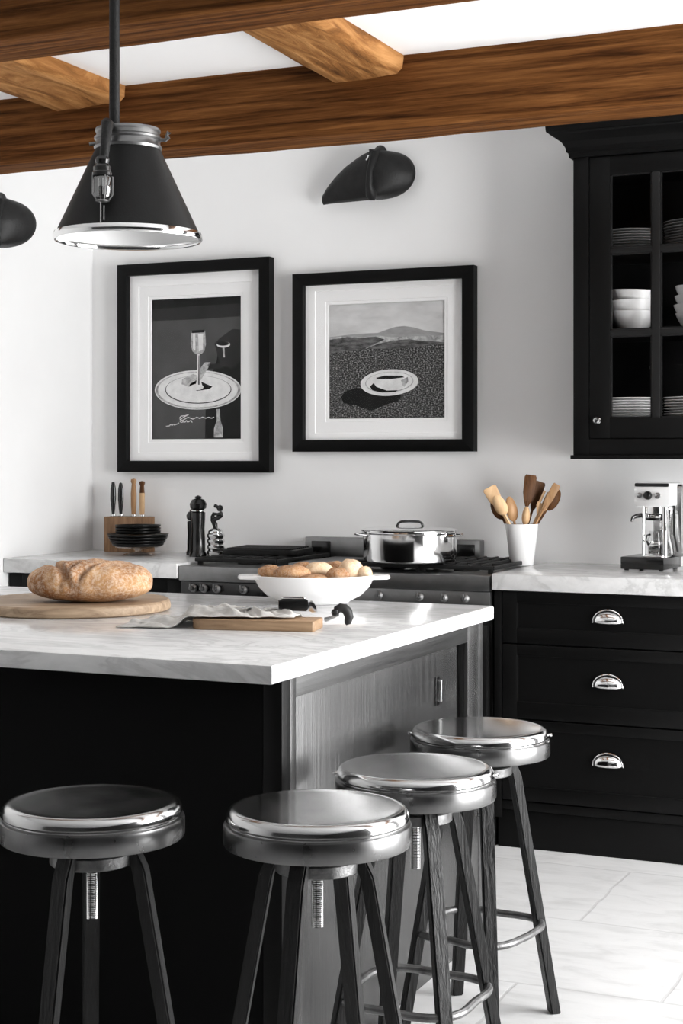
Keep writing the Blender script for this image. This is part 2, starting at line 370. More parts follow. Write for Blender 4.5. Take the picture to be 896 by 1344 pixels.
drawer_unit(-.936, -.22, -.936, 'black three drawer base cabinet at the far right end, under the coffee machine', False)
tag(obj('worktop', bx(X0+.004-.004, .3, 5.03, WB-.002, .865, .92, b=.004), 'marble'), 'white marble worktop right of the cooker, carrying the utensil pot and coffee machine', 'worktop')
t = thing('base_cabinet', 'black base cabinet left of the cooker under the grey marble worktop', 'cabinet', (-3.28, 5.35, 0))
obj('body', bx(-.385, .383, -.265, .30, .1, .864), 'black', t)
obj('plinth', bx(-.385, .383, -.23, .0, 0, .1), 'black', t)
for a, b_ in ((-.383, -.002), (.002, .381)):
    d = obj('door', shaker(NB(), a, b_, .11, .86, a+.06, b_-.06, .17, .80, -.287), 'black', t)
    obj('door_knob', lathe([(0,.02),(.012,.018),(.013,.010),(.006,.004),(.006,0)], 16), 'chrome', d, (b_-.03 if a<-.1 else a+.03, -.287, .72), (pi/2,0,0))
tag(obj('worktop', bx(WL+.002, -2.9, 5.03, WB-.002, .865, .92, b=.004), 'marble'), 'marble worktop left of the cooker, carrying the knife block and dark plates', 'worktop')
# ------------------------------------------------------------------ range cooker
RX0, RX1, RF = -2.894, -1.700, 5.035
t = thing('range_cooker', 'wide black and steel range cooker with gas hob against the white wall', 'cooker', ((RX0+RX1)/2, 5.35, 0))
rx = (RX0+RX1)/2; hw = (RX1-RX0)/2; fy = RF-5.35
obj('body', bx(-hw, hw, fy+.04, .295, .08, .86, b=.003), 'gloss', t)
obj('hob_top', bx(-hw-.001, hw+.001, fy, .30, .858, .912, b=.004), 'dsteel', t)
obj('plinth', bx(-hw+.02, hw-.02, fy+.08, .2, 0, .08), 'gloss', t)
obj('control_panel', bx(-hw, .02, fy+.014, fy+.045, .76, .857, b=.003), 'gloss', t)
obj('control_panel', bx(.021, hw, fy+.010, fy+.045, .76, .857, b=.003), 'dsteel', t)
def kx(px): return PY(px, 780, RF).x - rx
for px in (252, 266, 283, 318, 372, 430, 496, 549, 581, 609):
    bm = lathe([(0,.028),(.007,.028),(.009,.022),(.008,.012),(.015,.007),(.016,0)], 20)
    box(bm, -.0025, .0025, -.004, .018, .02, .032, .001)
    obj('knob', bm, 'dsteel', t, (kx(px), fy+.012, .832), (pi/2,0,0))
for a, b_ in ((-hw+.01, -.006), (.006, hw-.01)):
    d = obj('oven_door', bx(a, b_, fy+.012, fy+.045, .20, .745, b=.006), 'gloss', t)
    obj('window', bx(a+.09, b_-.09, fy+.009, fy+.02, .32, .60, b=.002), 'pane', d)
    bm = NB(); tube([(a+.05, fy-.03, .70),(b_-.05, fy-.03, .70)], .010, bm, 12)
    for q in (a+.08, b_-.08): tube([(q, fy-.03, .70),(q, fy+.015, .70)], .007, bm, 8)
    obj('towel_rail', bm, 'chrome', d)
g0 = PY(403,714,5.62).x-rx; g1 = PY(632,714,5.62).x-rx
o = obj('backguard', bx(g0, g1, .25, .30, .91, .998, b=.003), 'dsteel', t)
for a, b_ in ((g0+.03, g0+.11), (g1-.13, g1-.02)):
    obj('backguard_grille', bx(a, b_, .244, .26, .918, .982, b=.002), 'gloss', o)
def grate(cx, cy, w_, d_, name='pan_grate'):
    bm = NB(); z = .912
    for i in range(2): 
        y = cy-d_/2+d_*i; box(bm, cx-w_/2, cx+w_/2, y-.006, y+.006, z+.012, z+.026, .002)
        x = cx-w_/2+w_*i; box(bm, x-.006, x+.006, cy-d_/2, cy+d_/2, z+.012, z+.026, .002)
    for i in range(1,6):
        x = cx-w_/2+w_*i/6; box(bm, x-.004, x+.004, cy-d_/2, cy+d_/2, z+.016, z+.030, .0015)
    for j in (-.25, .25): box(bm, cx-w_/2, cx+w_/2, cy+d_*j-.004, cy+d_*j+.004, z+.014, z+.028, .0015)
    for sx in (-1,1):
        for sy in (-1,1): box(bm, cx+sx*(w_/2-.012)-.008, cx+sx*(w_/2-.012)+.008, cy+sy*(d_/2-.012)-.008, cy+sy*(d_/2-.012)+.008, z-.001, z+.02, .002)
    g = obj(name, bm, 'iron', t)
    for j in (-.25, .25):
        b2 = lathe([(0,.012),(.03,.012),(.036,.008),(.045,.004),(.048,-.001)], 24); obj('burner', b2, 'iron', g, (cx, cy+d_*j, z))
    return g
grate(-hw+.19, 0, .33, .46); grate(.17+.0, 0, .30, .46); grate(hw-.15, 0, .27, .46)
obj('hotplate', bx(-.21, .0, -.20, .22, .911, .926, b=.004), 'dsteel', t)
# wide flat griddle pan resting on the left grate
gp = thing('griddle_pan', 'flat black cast iron griddle on the left burners of the cooker', 'pan', PY(352, 730, 5.42).xyz*1, .12)
gp.location.z = .942
bm = prism(rrect(0,0,.30,.24,.03), 'z', 0, .018, b=.003)
for i in range(9): box(bm, -.13, .13, -.10+i*.025-.004, -.10+i*.025+.004, .017, .024, .002)
obj('pan', bm, 'iron', gp)
bm = NB(); tube([(-.148,0,.010),(-.17,-.002,.010),(-.20,-.008,.009),(-.225,-.012,.006)], [.006,.006,.0065,.005], bm, 10); obj('handle', bm, 'gloss', gp)
# stainless casserole on the hob
pc = PD(538, 5.54, .942)
t = thing('casserole_pot', 'polished steel lidded pot standing on the cooker', 'pot', pc, YAW)
obj('body', lathe([(0,0),(.150,0),(.160,.006),(.164,.016),(.165,.100),(.170,.105),(.170,.109),(.164,.109),(.160,.092),(.157,.012),(0,.008)], 64), 'chrome', t)
o = obj('lid', lathe([(.171,.1095),(.172,.114),(.160,.118),(.10,.123),(0,.127),(0,.122),(.1,.119),(.16,.112),(.16,.1095)], 64), 'chrome', t)
bm = NB(); tube([(-.048,0,.121),(-.040,0,.137),(-.030,0,.142),(0,0,.143),(.030,0,.142),(.040,0,.137),(.048,0,.121)], .0045, bm, 8); obj('lid_handle', bm, 'gloss', o)
for s in (-1,1):
    bm = NB(); tube([(s*.160,-.04,.095),(s*.182,-.038,.098),(s*.192,-.02,.10),(s*.194,0,.10),(s*.192,.02,.10),(s*.182,.038,.098),(s*.160,.04,.095)], .0045, bm, 8)
    obj('side_handle', bm, 'chrome', t, rot=(0,0,-.5 if s>0 else .15))
# ------------------------------------------------------------------ wall cabinet
UF = 5.31; UX0, UX1 = -1.487, -.46
t = thing('wall_cabinet', 'black glass-fronted wall cabinet with crown moulding, above the right worktop', 'cabinet', (UX0, WB, 1.315))
def C(x): return x-UX0
yF = UF-WB
bm = NB()
Zt = 2.445-1.315
box(bm, 0, .018, yF+.02, -.001, .0, Zt-.04); box(bm, UX1-UX0-.018, UX1-UX0, yF+.02, -.001, 0, Zt-.04)
box(bm, 0, UX1-UX0, -.012, -.001, 0, Zt-.04); box(bm, 0, UX1-UX0, yF+.02, -.001, 0, .115); box(bm, 0, UX1-UX0, yF+.02, -.001, 2.30-1.315, Zt-.04)
obj('carcass', bm, 'black', t)
bm = NB(); box(bm, 0, C(-1.429)-.003, yF, yF+.022, 0, Zt-.05, .001); e0 = C(-1.429)-.0025; e1 = UX1-UX0-.0505
box(bm, e0, e1, yF+.0003, yF+.022, 0.0005, .057, .001)
box(bm, e0, e1, yF+.0003, yF+.022, 2.344-1.315, Zt-.0505, .001); box(bm, C(-.968), C(-.968)+.05, yF, yF+.022, 0, Zt-.05, .001); box(bm, UX1-UX0-.05, UX1-UX0, yF, yF+.022, 0, Zt-.05,.001)
obj('face_frame', bm, 'black', t)
obj('bottom_lip', bx(-.008, UX1-UX0+.008, yF-.010, -.002, -.012, .002, b=.002), 'black', t)
for z in (1.735, 2.016): obj('shelf', bx(.018, UX1-UX0-.018, yF+.035, -.012, z-1.315-.009, z-1.315+.009), 'black', t)
# crown: profile (out, up)
pr = [(0,-.045),(.012,-.045),(.014,-.030),(.020,-.026),(.022,-.012),(.034,.008),(.052,.022),(.066,.030),(.070,.036),(.076,.038),(.078,.058),(0,.058)]
z0 = 2.377-1.315+.012; bm = NB(); Lc = []
for o_, u in pr:
    Lc.append([bm.verts.new((-o_, -.002, z0+u)), bm.verts.new((-o_, yF-o_, z0+u)), bm.verts.new((UX1-UX0+o_, yF-o_, z0+u)), bm.verts.new((UX1-UX0+o_, -.002, z0+u))])
for A, B in zip(Lc, Lc[1:]+Lc[:1]):
    for k in range(3): bm.faces.new((A[k],A[k+1],B[k+1],B[k]))
obj('crown_moulding', bm, 'black', t, sharp=20)
rows = ((1.444,1.725),(1.745,2.007),(2.026,2.278))
def glazed_door(x0, xs, x1, knob_x):
    bm = NB(); a, b_ = xs[0][0], xs[-1][1]; zz0, zz1 = .060, 2.341-1.315
    box(bm, x0, a, yF-.001, yF+.021, zz0, zz1, .001); box(bm, b_, x1, yF-.001, yF+.021, zz0, zz1, .001)
    box(bm, a-.001, b_+.001, yF-.001, yF+.021, zz0, rows[0][0]-1.315, .001); box(bm, a-.001, b_+.001, yF-.001, yF+.021, rows[2][1]-1.315, zz1, .001)
    d = obj('door', bm, 'black', t)
    bm = NB()
    for i in range(2): box(bm, a-.001, b_+.001, yF+.001, yF+.018, rows[i][1]-1.315, rows[i+1][0]-1.315, .002)
    box(bm, xs[0][1], xs[1][0], yF+.0, yF+.017, rows[0][0]-1.315, rows[2][1]-1.315, .002)
    for (p,q) in xs:
        for (r0,r1) in rows:
            r0 -= 1.315; r1 -= 1.315
            box(bm, p, p+.005, yF+.004, yF+.016, r0, r1); box(bm, q-.005, q, yF+.004, yF+.016, r0, r1); box(bm, p,q, yF+.004,yF+.016, r0,r0+.005); box(bm, p,q, yF+.004,yF+.016, r1-.005,r1)
    obj('glazing_bars', bm, 'bead', d)
    bm = NB()
    for (p,q) in xs:
        for (r0,r1) in rows: box(bm, p-.002, q+.002, yF+.012, yF+.0135, r0-1.317, r1-1.313)
    obj('glass', bm, 'pane', d)
    k = lathe([(0,.030),(.008,.029),(.0135,.022),(.0135,.016),(.007,.010),(.006,.006),(.012,.003),(.012,0)], 12)
    obj('glass_knob', k, 'chrome', d, (knob_x, yF-.001, PY(784,552,UF).z-1.315), (pi/2,0,0), sharp=20)
glazed_door(C(-1.429), [(C(-1.358),C(-1.214)),(C(-1.186),C(-1.042))], C(-.972), C(PY(784,552,UF).x))
glazed_door(C(-.914), [(C(-.843),C(-.717)),(C(-.689),C(-.563))], C(-.514), C(-.535))
ORD = ['topmost','second from the top','third from the top','fourth from the top','fifth from the top','sixth from the top','seventh from the top','eighth from the top','ninth from the top','tenth from the top','eleventh from the top']
def plate_bm(r, h, th=.003):
    return lathe([(0,.0),(r*.66,.0),(r*.70,.002),(r*.93,h-th*1.1),(r*.99,h-th*.8),(r,h-th*.4),(r*.99,h),(r*.90,h-.001),(r*.66,th+.0005),(0,th)], 48)
def stack(n, x, y, z, r, h, pitch, m, name, labf, cat, group, jit=.002, base=None):
    first = None
    for k in range(n):
        if first is None: o = first = obj(name, (base or plate_bm)(r, h), m)
        else: o = first.copy(); COL.objects.link(o)
        o.location = (x+random.uniform(-jit,jit), y+random.uniform(-jit,jit), z+k*pitch); o.rotation_euler = (0,0,random.random()*6) if base is None else (random.uniform(-.05,.05), random.uniform(-.05,.05) + (.02 if k else 0), 0)
        lab = 'bottom' if k == 0 else ORD[n-1-k]
        tag(o, labf(lab), cat, group)
SY = 5.49; s1x, s2x = -1.328, -1.098
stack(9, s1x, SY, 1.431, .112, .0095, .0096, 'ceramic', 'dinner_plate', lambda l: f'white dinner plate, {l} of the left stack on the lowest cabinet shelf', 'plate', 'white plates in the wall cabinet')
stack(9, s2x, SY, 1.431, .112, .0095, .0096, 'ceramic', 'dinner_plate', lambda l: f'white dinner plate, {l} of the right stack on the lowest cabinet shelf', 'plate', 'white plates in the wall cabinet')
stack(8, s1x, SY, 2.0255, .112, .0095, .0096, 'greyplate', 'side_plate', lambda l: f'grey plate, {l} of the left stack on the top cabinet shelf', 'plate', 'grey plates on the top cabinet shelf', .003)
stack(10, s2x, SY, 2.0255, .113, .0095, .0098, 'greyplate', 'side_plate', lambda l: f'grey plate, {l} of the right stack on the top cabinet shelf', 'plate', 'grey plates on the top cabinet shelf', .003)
def bowl_bm(r, h): return lathe([(0,0),(r*.42,0),(r*.45,.004),(r*.75,h*.35),(r*.93,h*.75),(r,h),(r*.975,h),(r*.90,h*.72),(r*.7,h*.36),(r*.4,.010),(0,.008)], 48)
stack(3, s1x+.012, SY-.02, 1.7445, .086, .078, .036, 'ceramic', 'bowl', lambda l: f'white bowl, {l} of three nested behind the left middle pane', 'bowl', 'white bowls in the wall cabinet', .003, bowl_bm)
stack(4, s2x+.012, SY-.02, 1.7445, .080, .060, .030, 'ceramic', 'bowl', lambda l: f'white bowl, {l} of the stack cut by the photo edge', 'bowl', 'white bowls in the wall cabinet', .006, bowl_bm)
# ------------------------------------------------------------------ island
IT = .90; IX = -1.387; IY0 = PZ(359,873.7,IT).y; IY1 = PZ(647.5,795,IT).y; IXL = -3.15
t = thing('island_unit', 'large black kitchen island with dark stained oak end panel', 'kitchen island', (IX, IY0, 0))
BX = -.012; BY0 = .07; BY1 = IY1-IY0-.055; ZB = IT-.039
obj('body', bx(IXL-IX+.05, BX-.03, BY0+.02, BY1-.02, .0, ZB), 'blackpanel', t)
obj('front_panel', bx(IXL-IX+.03, BX-.045, BY0+.004, BY0+.025, 0, ZB, b=.001), 'blackpanel', t)
obj('corner_post', bx(BX-.043, BX, BY0, BY0+.04, 0, ZB, b=.002), 'black', t)
def sy(px): return PX(px, 900, IX+BX).y-IY0
ys0, ys1 = sy(602), sy(614)
bm = NB()
box(bm, BX-.03, BX-.001, BY0+.0405, sy(389), 0, ZB-.001, .001)                 # stile near
obj('stile', bm, 'sidewood', t); obj('stile', bx(BX-.03, BX-.001, ys1, sy(628)-.0005, 0, ZB-.001, b=.001), 'sidewood', t)
obj('top_rail', bx(BX-.03, BX-.001, sy(389)+.0005, ys1-.0005, ZB-.043, ZB-.001, b=.001), 'siderail', t)
bm = NB(); box(bm, BX-.03, BX-.006, sy(389)-.005, ys0, 0, ZB-.043, .001); obj('end_panel', bm, 'sidewood', t)
obj('edge_post', bx(BX-.03, BX, sy(628), BY1, 0, ZB, b=.003), 'steel' if 0 else 'siderail', t)
h0, h1 = PX(576,888,IX+BX), PX(576,926,IX+BX)
bm = NB(); yh = h0.y-IY0; box(bm, BX-.008, BX-.003, yh-.014, yh+.014, h1.z, h0.z, .001)
o = obj('latch_plate', bm, 'gloss', t); obj('latch', bx(BX-.006, BX+.008, yh-.004, yh+.010, h1.z+.01, h0.z-.008, b=.003), 'chrome', o)
tag(obj('island_worktop', prism([(IXL-.0,0),(IX,0),(IX,IY1-IY0),(IXL,IY1-IY0)], 'z', 0, .039, b=.005), 'marble', None, (0,IY0,IT-.039)), 'white veined marble worktop covering the island, carrying the bread and dish', 'worktop')
# ------------------------------------------------------------------ stools
def stool(x, d, zt, phis, R, rz, label, bolts=False):
    p = PD(x, d, 0); t = thing('bar_stool', label, 'stool', p, YAW, 'round metal topped stools around the island')
    seat = lathe([(0,zt-.003),(.06,zt-.0025),(.12,zt-.0012),(.138,zt-.0004),(.143,zt),(.148,zt-.0008),(.152,zt-.003),(.1548,zt-.0065),(.157,zt-.011),(.158,zt-.015),(.158,zt-.019),(.1545,zt-.023),(.1545,zt-.026),(0,zt-.026)], 72)
    s = obj('seat', seat, 'seat', t)
    obj('seat_band', lathe([(0,zt-.025),(.156,zt-.025),(.1605,zt-.027),(.162,zt-.031),(.162,zt-.058),(.160,zt-.062),(.150,zt-.063),(.140,zt-.056),(0,zt-.052)], 72), 'seatband', t)
    for a in ((175, -3) if bolts else ()):
        obj('bolt', lathe([(0,.008),(.003,.0075),(.0042,.004),(.0025,.002),(.0025,-.004)], 12), 'chrome', t, (.159*cos(radians(a)), .159*sin(radians(a)), zt-.017), (0, pi/2, radians(a)))
    obj('hub', lathe([(0,zt-.05),(.085,zt-.05),(.088,zt-.064),(.06,zt-.075),(.022,zt-.082),(.020,zt-.110),(0,zt-.110)], 40), 'iron', t)
    rr = .062; zr = zt-.098
    obj('leg_collar', lathe([(rr+.010,zr+.012),(rr+.012,zr+.010),(rr+.012,zr-.008),(rr+.010,zr-.010),(rr+.003,zr-.010),(rr+.002,zr+.010),(rr+.004,zr+.012),(rr+.010,zr+.012)], 48), 'ring', t)
    bm = NB(); pts = [(.0100+(.0008 if i%2 else -.0004), zt-.105-i*.0016) for i in range(64)]; lathe([(0,zt-.104)]+pts+[(0,pts[-1][1])], 20, bm)
    obj('screw', bm, 'chrome', t)
    zt2 = zt-.075
    for a in phis:
        a = radians(a); u = Vector((cos(a), sin(a), 0)); v = Vector((-sin(a), cos(a), 0)); r0 = rr+.022
        def q(r, z, th, w): c = u*r+Vector((0,0,z)); return [c-u*th-v*w, c+u*th-v*w, c+u*th+v*w, c-u*th+v*w]
        bm = NB(); A = q(R,0,.012,.0135); zs = zt2-.04; B = q(r0+.004, zs, .012,.0155); Cc = q(r0-.018, zt2+.010, .010,.015)
        vs = [bm.verts.new(p_) for p_ in A+B+Cc]
        for k in (0,4):
            for i in range(4): bm.faces.new((vs[k+i], vs[k+(i+1)%4], vs[k+4+(i+1)%4], vs[k+4+i]))
        bm.faces.new(vs[0:4][::-1]); bm.faces.new(vs[8:12])
        bmesh.ops.bevel(bm, geom=list(bm.edges), offset=.003, segments=2, affect='EDGES')
        obj('leg', bm, 'legwood', t)
    zr = rz; rl = (r0+.004) + (R-r0-.004)*(1-zr/(zt2-.04)); n = len(phis); a0 = radians(phis[0])
    pts = []
    for i in range(72):
        a = 2*pi*i/72; 
        near = min(abs((a-radians(p_)+pi)%(2*pi)-pi) for p_ in phis); f = 1-.17*sin(pi/2*min(1, near/(pi/n)))**2
        pts.append((rl*f*cos(a), rl*f*sin(a), zr))
    obj('foot_ring', tube(pts, .0085, seg=10, closed=True), 'ring', t)
    return t
stool(121, 2.77, .707, (-115, -10, 100), .19, .24, 'round black metal stool standing alone at the far left in front of the island')
stool(416.5, 2.71, .710, (-112, -10, 62, 172), .195, .22, 'nearest metal stool at the front corner of the island, right of the lone black stool')
stool(545, 3.17, .690, (-72, 18, 108, 198), .20, .235, 'middle of the three metal stools along the island end, pale worn top', True)
stool(629.5, 3.66, .684, (-86, 18, 102, 198), .19, .22, 'farthest round metal stool, its legs against the bright floor near the drawers', True)
# ------------------------------------------------------------------ pendant lamp
pd = 3.25; pp = PD(168, pd, 0); u_ = pd/F_PX
zrim = CH+288*u_; ztop = CH+404*u_; zcap = CH+430*u_
t = thing('pendant_lamp', 'black conical pendant lamp with steel rim hanging on a rod over the island', 'lamp', (pp.x, pp.y, zrim), YAW)
H = ztop-zrim; HC = zcap-zrim
obj('shade', lathe([(.1475,.004),(.148,.006),(.066,H),(.064,H),(.1462,.006),(.1475,.004)], 80), 'shade', t)
obj('shade_lining', lathe([(.1455,.003),(.0625,H-.006),(0,H-.006)], 64), 'lining', t)
obj('rim', lathe([(.146,.010),(.1505,.009),(.1525,.003),(.1525,-.003),(.150,-.007),(.1465,-.006),(.145,-.001),(.146,.010)], 80), 'chrome', t)
o = obj('collar', lathe([(0,H-.002),(.068,H-.002),(.070,H+.003),(.0665,H+.008),(.0655,H+.016),(.069,H+.019),(.069,H+.023),(.065,H+.026),(.0645,HC-.008),(.067,HC-.005),(.066,HC),(0,HC+.004)], 56), 'dsteel', t)
bm = NB(); tube([(.064,-.01,H+.018),(.078,-.012,H+.016),(.086,-.014,H+.022)], .004, bm, 8); tube([(.078,-.012,H+.016),(.084,-.012,H+.034),(.088,-.012,H+.03)], .003, bm, 8); obj('clamp_screw', tube([(-.064,-.01,H+.01),(-.078,-.012,H+.008)], .004, seg=8), 'dsteel', o)
obj('clamp_lever', bm, 'dsteel', o)
obj('rod', tube([(-.028,0,HC-.005),(-.028,0,ZC-zrim-.005)], .0108, seg=20), 'iron', t)
obj('ceiling_rose', lathe([(0,-.02),(.03,-.018),(.05,-.004),(.05,0)], 32), 'iron', t, (-.028,0,ZC-zrim))
# small caged bulb carried on the front of the shade
bxx, byy = -.031, -.142; dz = lambda y: CH+(HY-y)*(pd-.142)/F_PX-zrim
bm = NB(); tube([(bxx,-.05,HC-.004),(bxx,-.085,HC-.006),(bxx+.006,-.12,HC-.016),(bxx+.003,byy,dz(212)+.01),(bxx,byy,dz(212))], [.012,.012,.011,.009,.010], bm, 12)
obj('bulb_arm', bm, 'iron', t)
obj('bulb_socket', lathe([(0,dz(205)),(.012,dz(206)),(.015,dz(210)),(.013,dz(215)),(.018,dz(219)),(.018,dz(225)),(.0205,dz(227)),(.0205,dz(231)),(.016,dz(233)),(0,dz(233))], 24), 'gloss', t, (bxx,byy,0))
o = obj('bulb', lathe([(.0165,dz(232)),(.0185,dz(236)),(.0185,dz(252)),(.016,dz(259)),(.010,dz(262)),(0,dz(263))], 24), 'glassware', t, (bxx,byy,0))
bm = NB()
for k in range(5): tube([(.009*cos(k*1.256),.009*sin(k*1.256),dz(234)),(.009*cos(k*1.256),.009*sin(k*1.256),dz(256))], .0016, bm, 6)
obj('filament', bm, 'chrome', o)
bm = NB()
for k in range(4):
    a = k*pi/2+.4; tube([(.0205*cos(a),.0205*sin(a),dz(231)),(.0205*cos(a),.0205*sin(a),dz(255)),(.012*cos(a),.012*sin(a),dz(263)),(0,0,dz(264.5))], .0013, bm, 6)
tube([(.012*cos(a),.012*sin(a),dz(263.5)) for a in [i*pi/8 for i in range(16)]], .002, bm, 6, True)
obj('bulb_cage', bm, 'dsteel', t, (bxx,byy,0))
bm = NB(); tube([(-.003,0,dz(264)),(-.003,0,dz(292))], .0014, bm, 6); tube([(.0035,0,dz(270)),(.0035,0,dz(289))], .0012, bm, 6); obj('pull_cord', bm, 'steel', t, (bxx,byy-.004,0))
# ------------------------------------------------------------------ wall lights (shell shaped iron shades)
def wall_light(loc, rz, label, full=True):
    t = thing('wall_light', label, 'wall lamp', loc, rz, 'dark iron wall lights')
    u = .00292
    def LX(px): return (px-500)*u*1.02
    def LZ(py): return (236-py)*u
    # left lobe: sweeps from ridge back to the wall
    TL = [(421,262),(423,254),(432,244),(445,232),(460,221),(475,213),(488,207),(500,204)]
    BL = [(421,264.5),(424,265.5),(432,265),(446,265),(462,265),(477,265),(490,265),(500,266)]
    def fl(a, b):
        i = a*7; k = min(6,int(i)); q = i-k
        tx = TL[k][0]+(TL[k+1][0]-TL[k][0])*q; ty = TL[k][1]+(TL[k+1][1]-TL[k][1])*q
        by = BL[k][1]+(BL[k+1][1]-BL[k][1])*q; y = ty+(by-ty)*b
        dep = .022+.11*a**.7*(.35+.65*sin(pi*min(1,.15+b*.85))**.8)
        return (LX(tx), -dep, LZ(y))
    if full: obj('shade', grid(28, 14, fl), 'shell', t, solid=.004)
    def fr(a, b):            # right lobe: convex rounded blade
        ang = radians(100-200*b); 
        ex = 500+a*(53)*max(.0,cos(ang))**.75; ty = 233+ (-33 if ang>0 else 33)*abs(sin(ang))*(1-.06*a)
        y = 233+(ty-233)*(1-.10*(1-a))
        dep = .075+.055*(1-a**2.2)*(1-.25*abs(sin(ang))) - .035*a**2
        return (LX(ex), -dep, LZ(y))
    obj('side_shade', grid(16, 30, fr), 'shell', t, solid=.006)
    bm = NB(); tube([(LX(508),-.06,LZ(203)),(LX(507),-.11,LZ(210)),(LX(504),-.142,LZ(232)),(LX(503),-.140,LZ(252)),(LX(503),-.118,LZ(262)),(LX(503),-.108,LZ(267))], [.026,.020,.012,.015,.022,.014], bm, 16)
    obj('spine', bm, 'shell', t)
    obj('wall_arm', tube([(LX(506),-.001,LZ(222)),(LX(506),-.03,LZ(222)),(LX(506),-.125,LZ(222))], [.035,.012,.010], seg=20), 'shell', t)
    obj('clip', tube([(LX(502),-.138,LZ(212)),(LX(500),-.146,LZ(219))], .004, seg=8), 'chrome', t)
    return t
pl = PY(500,236,WB); wall_light(pl, 0, 'dark shell-shaped iron wall light on the back wall, right of the pendant lamp')
pl = PX(-27,299,WL); t2 = wall_light((WL+.06, pl.y, pl.z), radians(38), 'round dark iron wall light on the left wall, half cut off by the photo edge', False)
b_ = NB(); tube([(0,-.075,.03),(-.02,-.04,.03),(-.05,0,.03)], .012, b_, 12); xf(b_, Matrix.Identity(4))
obj('wall_bracket', tube([Matrix.Rotation(-radians(38),3,'Z')@Vector(p_) for p_ in ((-.058,0,.03),(-.03,0,.03),(.03,-.06,.02))], [.04,.012,.012], seg=16), 'shell', t2)
# ------------------------------------------------------------------ framed pictures
def picture(X0_, X1_, Z0_, Z1_, pX0, pX1, pZ0, pZ1, label, fw=.047, dp=.045):
    t = thing('framed_picture', label, 'picture', ((X0_+X1_)/2, WB, Z0_), 0, 'framed prints on the back wall')
    cx = (X0_+X1_)/2; a, b_ = X0_-cx, X1_-cx; h = Z1_-Z0_
    bm = NB()
    prof = [(0,0),(0,-dp),(fw,-dp),(fw,-dp+.03),(fw,0)]
    rings = []
    for o_, y in prof: rings.append([bm.verts.new(p_) for p_ in ((a+o_,y-.001,o_),(b_-o_,y-.001,o_),(b_-o_,y-.001,h-o_),(a+o_,y-.001,h-o_))])
    for A, B in zip(rings, rings[1:]+rings[:1]):
        for k in range(4): bm.faces.new((A[k],A[(k+1)%4],B[(k+1)%4],B[k]))
    bmesh.ops.bevel(bm, geom=[e for e in bm.edges if all(abs(v.co.y+dp+.001)<1e-5 for v in e.verts)], offset=.0015, segments=1, affect='EDGES')
    obj('frame', bm, 'frame', t)
    q = [pX0-cx, pX1-cx, pZ0-Z0_, pZ1-Z0_]
    def ring(bm, o, i, y0, y1, bev=.0015):
        A = [bm.verts.new((x,y0,z)) for x,z in ((o[0],o[2]),(o[1],o[2]),(o[1],o[3]),(o[0],o[3]))]
        B = [bm.verts.new((x,y0,z)) for x,z in ((i[0]-bev,i[2]-bev),(i[1]+bev,i[2]-bev),(i[1]+bev,i[3]+bev),(i[0]-bev,i[3]+bev))]
        Cc = [bm.verts.new((x,y1,z)) for x,z in ((i[0],i[2]),(i[1],i[2]),(i[1],i[3]),(i[0],i[3]))]
        for P_, Q_ in ((A,B),(B,Cc)):
            for k in range(4): bm.faces.new((P_[k],P_[(k+1)%4],Q_[(k+1)%4],Q_[k]))
    m1 = [q[0]-.055,q[1]+.055,q[2]-.055,q[3]+.055]
    bm = NB(); ring(bm, [a+fw-.003,b_-fw+.003,fw-.003,h-fw+.003], m1, -.020, -.0165); obj('mat', bm, 'matboard', t, sharp=10)
    bm = NB(); ring(bm, [m1[0]-.004,m1[1]+.004,m1[2]-.004,m1[3]+.004], [q[0]-.012,q[1]+.012,q[2]-.012,q[3]+.012], -.0162, -.0135); ring(bm, [q[0]-.016,q[1]+.016,q[2]-.016,q[3]+.016], q, -.0133, -.010); obj('inner_mat', bm, 'matboard2', t, sharp=10)
    obj('glazing', bx(a+fw-.004, b_-fw+.004, -.0255, -.024, fw-.004, h-fw+.004), 'pane', t)
    pr_ = obj('backing', bx(q[0]-.02, q[1]+.02, -.006, -.001, q[2]-.02, q[3]+.02), 'matboard2', t)
    return t, q, cx, Z0_
yl = -.0062
def layer(bm, pts, k, mi):     # a flat printed shape
    vs = [bm.verts.new((p_[0], yl-.00006*k, p_[1])) for p_ in pts]; f = bm.faces.new(vs); f.material_index = mi; return f
t, q, cx, z0 = picture(-3.522,-2.815,1.248,2.109,-3.376,-2.960,1.384,1.961,'tall black-framed print of a wine glass standing on a plate, left picture')
W_, H_ = q[1]-q[0], q[3]-q[2]
def A1(u, v): return (q[0]+u*W_, q[3]-v*H_)     # u,v in 0..1 from the top left
def zp(x, y): # zoom pixel of the print (207..665 x 245..960, slanted top) to u,v
    u = (x-207)/458; top = 245-18*u; return A1(u, (y-top)/(958-top))
mats = ['pr_dark','pr_black','pr_char','pr_white','pr_grey']
bm = NB()
layer(bm, [A1(0,0),A1(1,0),A1(1,1),A1(0,1)], 0, 0)
layer(bm, [A1(0,0),A1(1,0),A1(1,.052),A1(.6,.055),A1(0,.066)][::1], 1, 1)
layer(bm, [A1(0,.066),A1(.6,.055),A1(1,.052),A1(1,.142),A1(.6,.150),A1(.3,.152),A1(0,.150)], 1, 2)
layer(bm, [zp(482,958),zp(486,720),zp(540,560),zp(560,440),zp(620,395),zp(665,400),zp(665,958)], 2, 1)
layer(bm, [zp(530,470),zp(560,440),zp(620,395),zp(664,400),zp(664,560),zp(620,600),zp(560,580)], 3, 2)
def E(x, y, a, b, k, mi, n=44, rot=0): layer(bm, [zp(*p_) for p_ in ell(x,y,a,b,n,rot)], k, mi)
E(443,706,222,101,4,3); E(443,708,216,95,5,4); E(443,706,205,90,6,3); E(446,705,170,72,7,2); E(446,703,166,69,8,3)
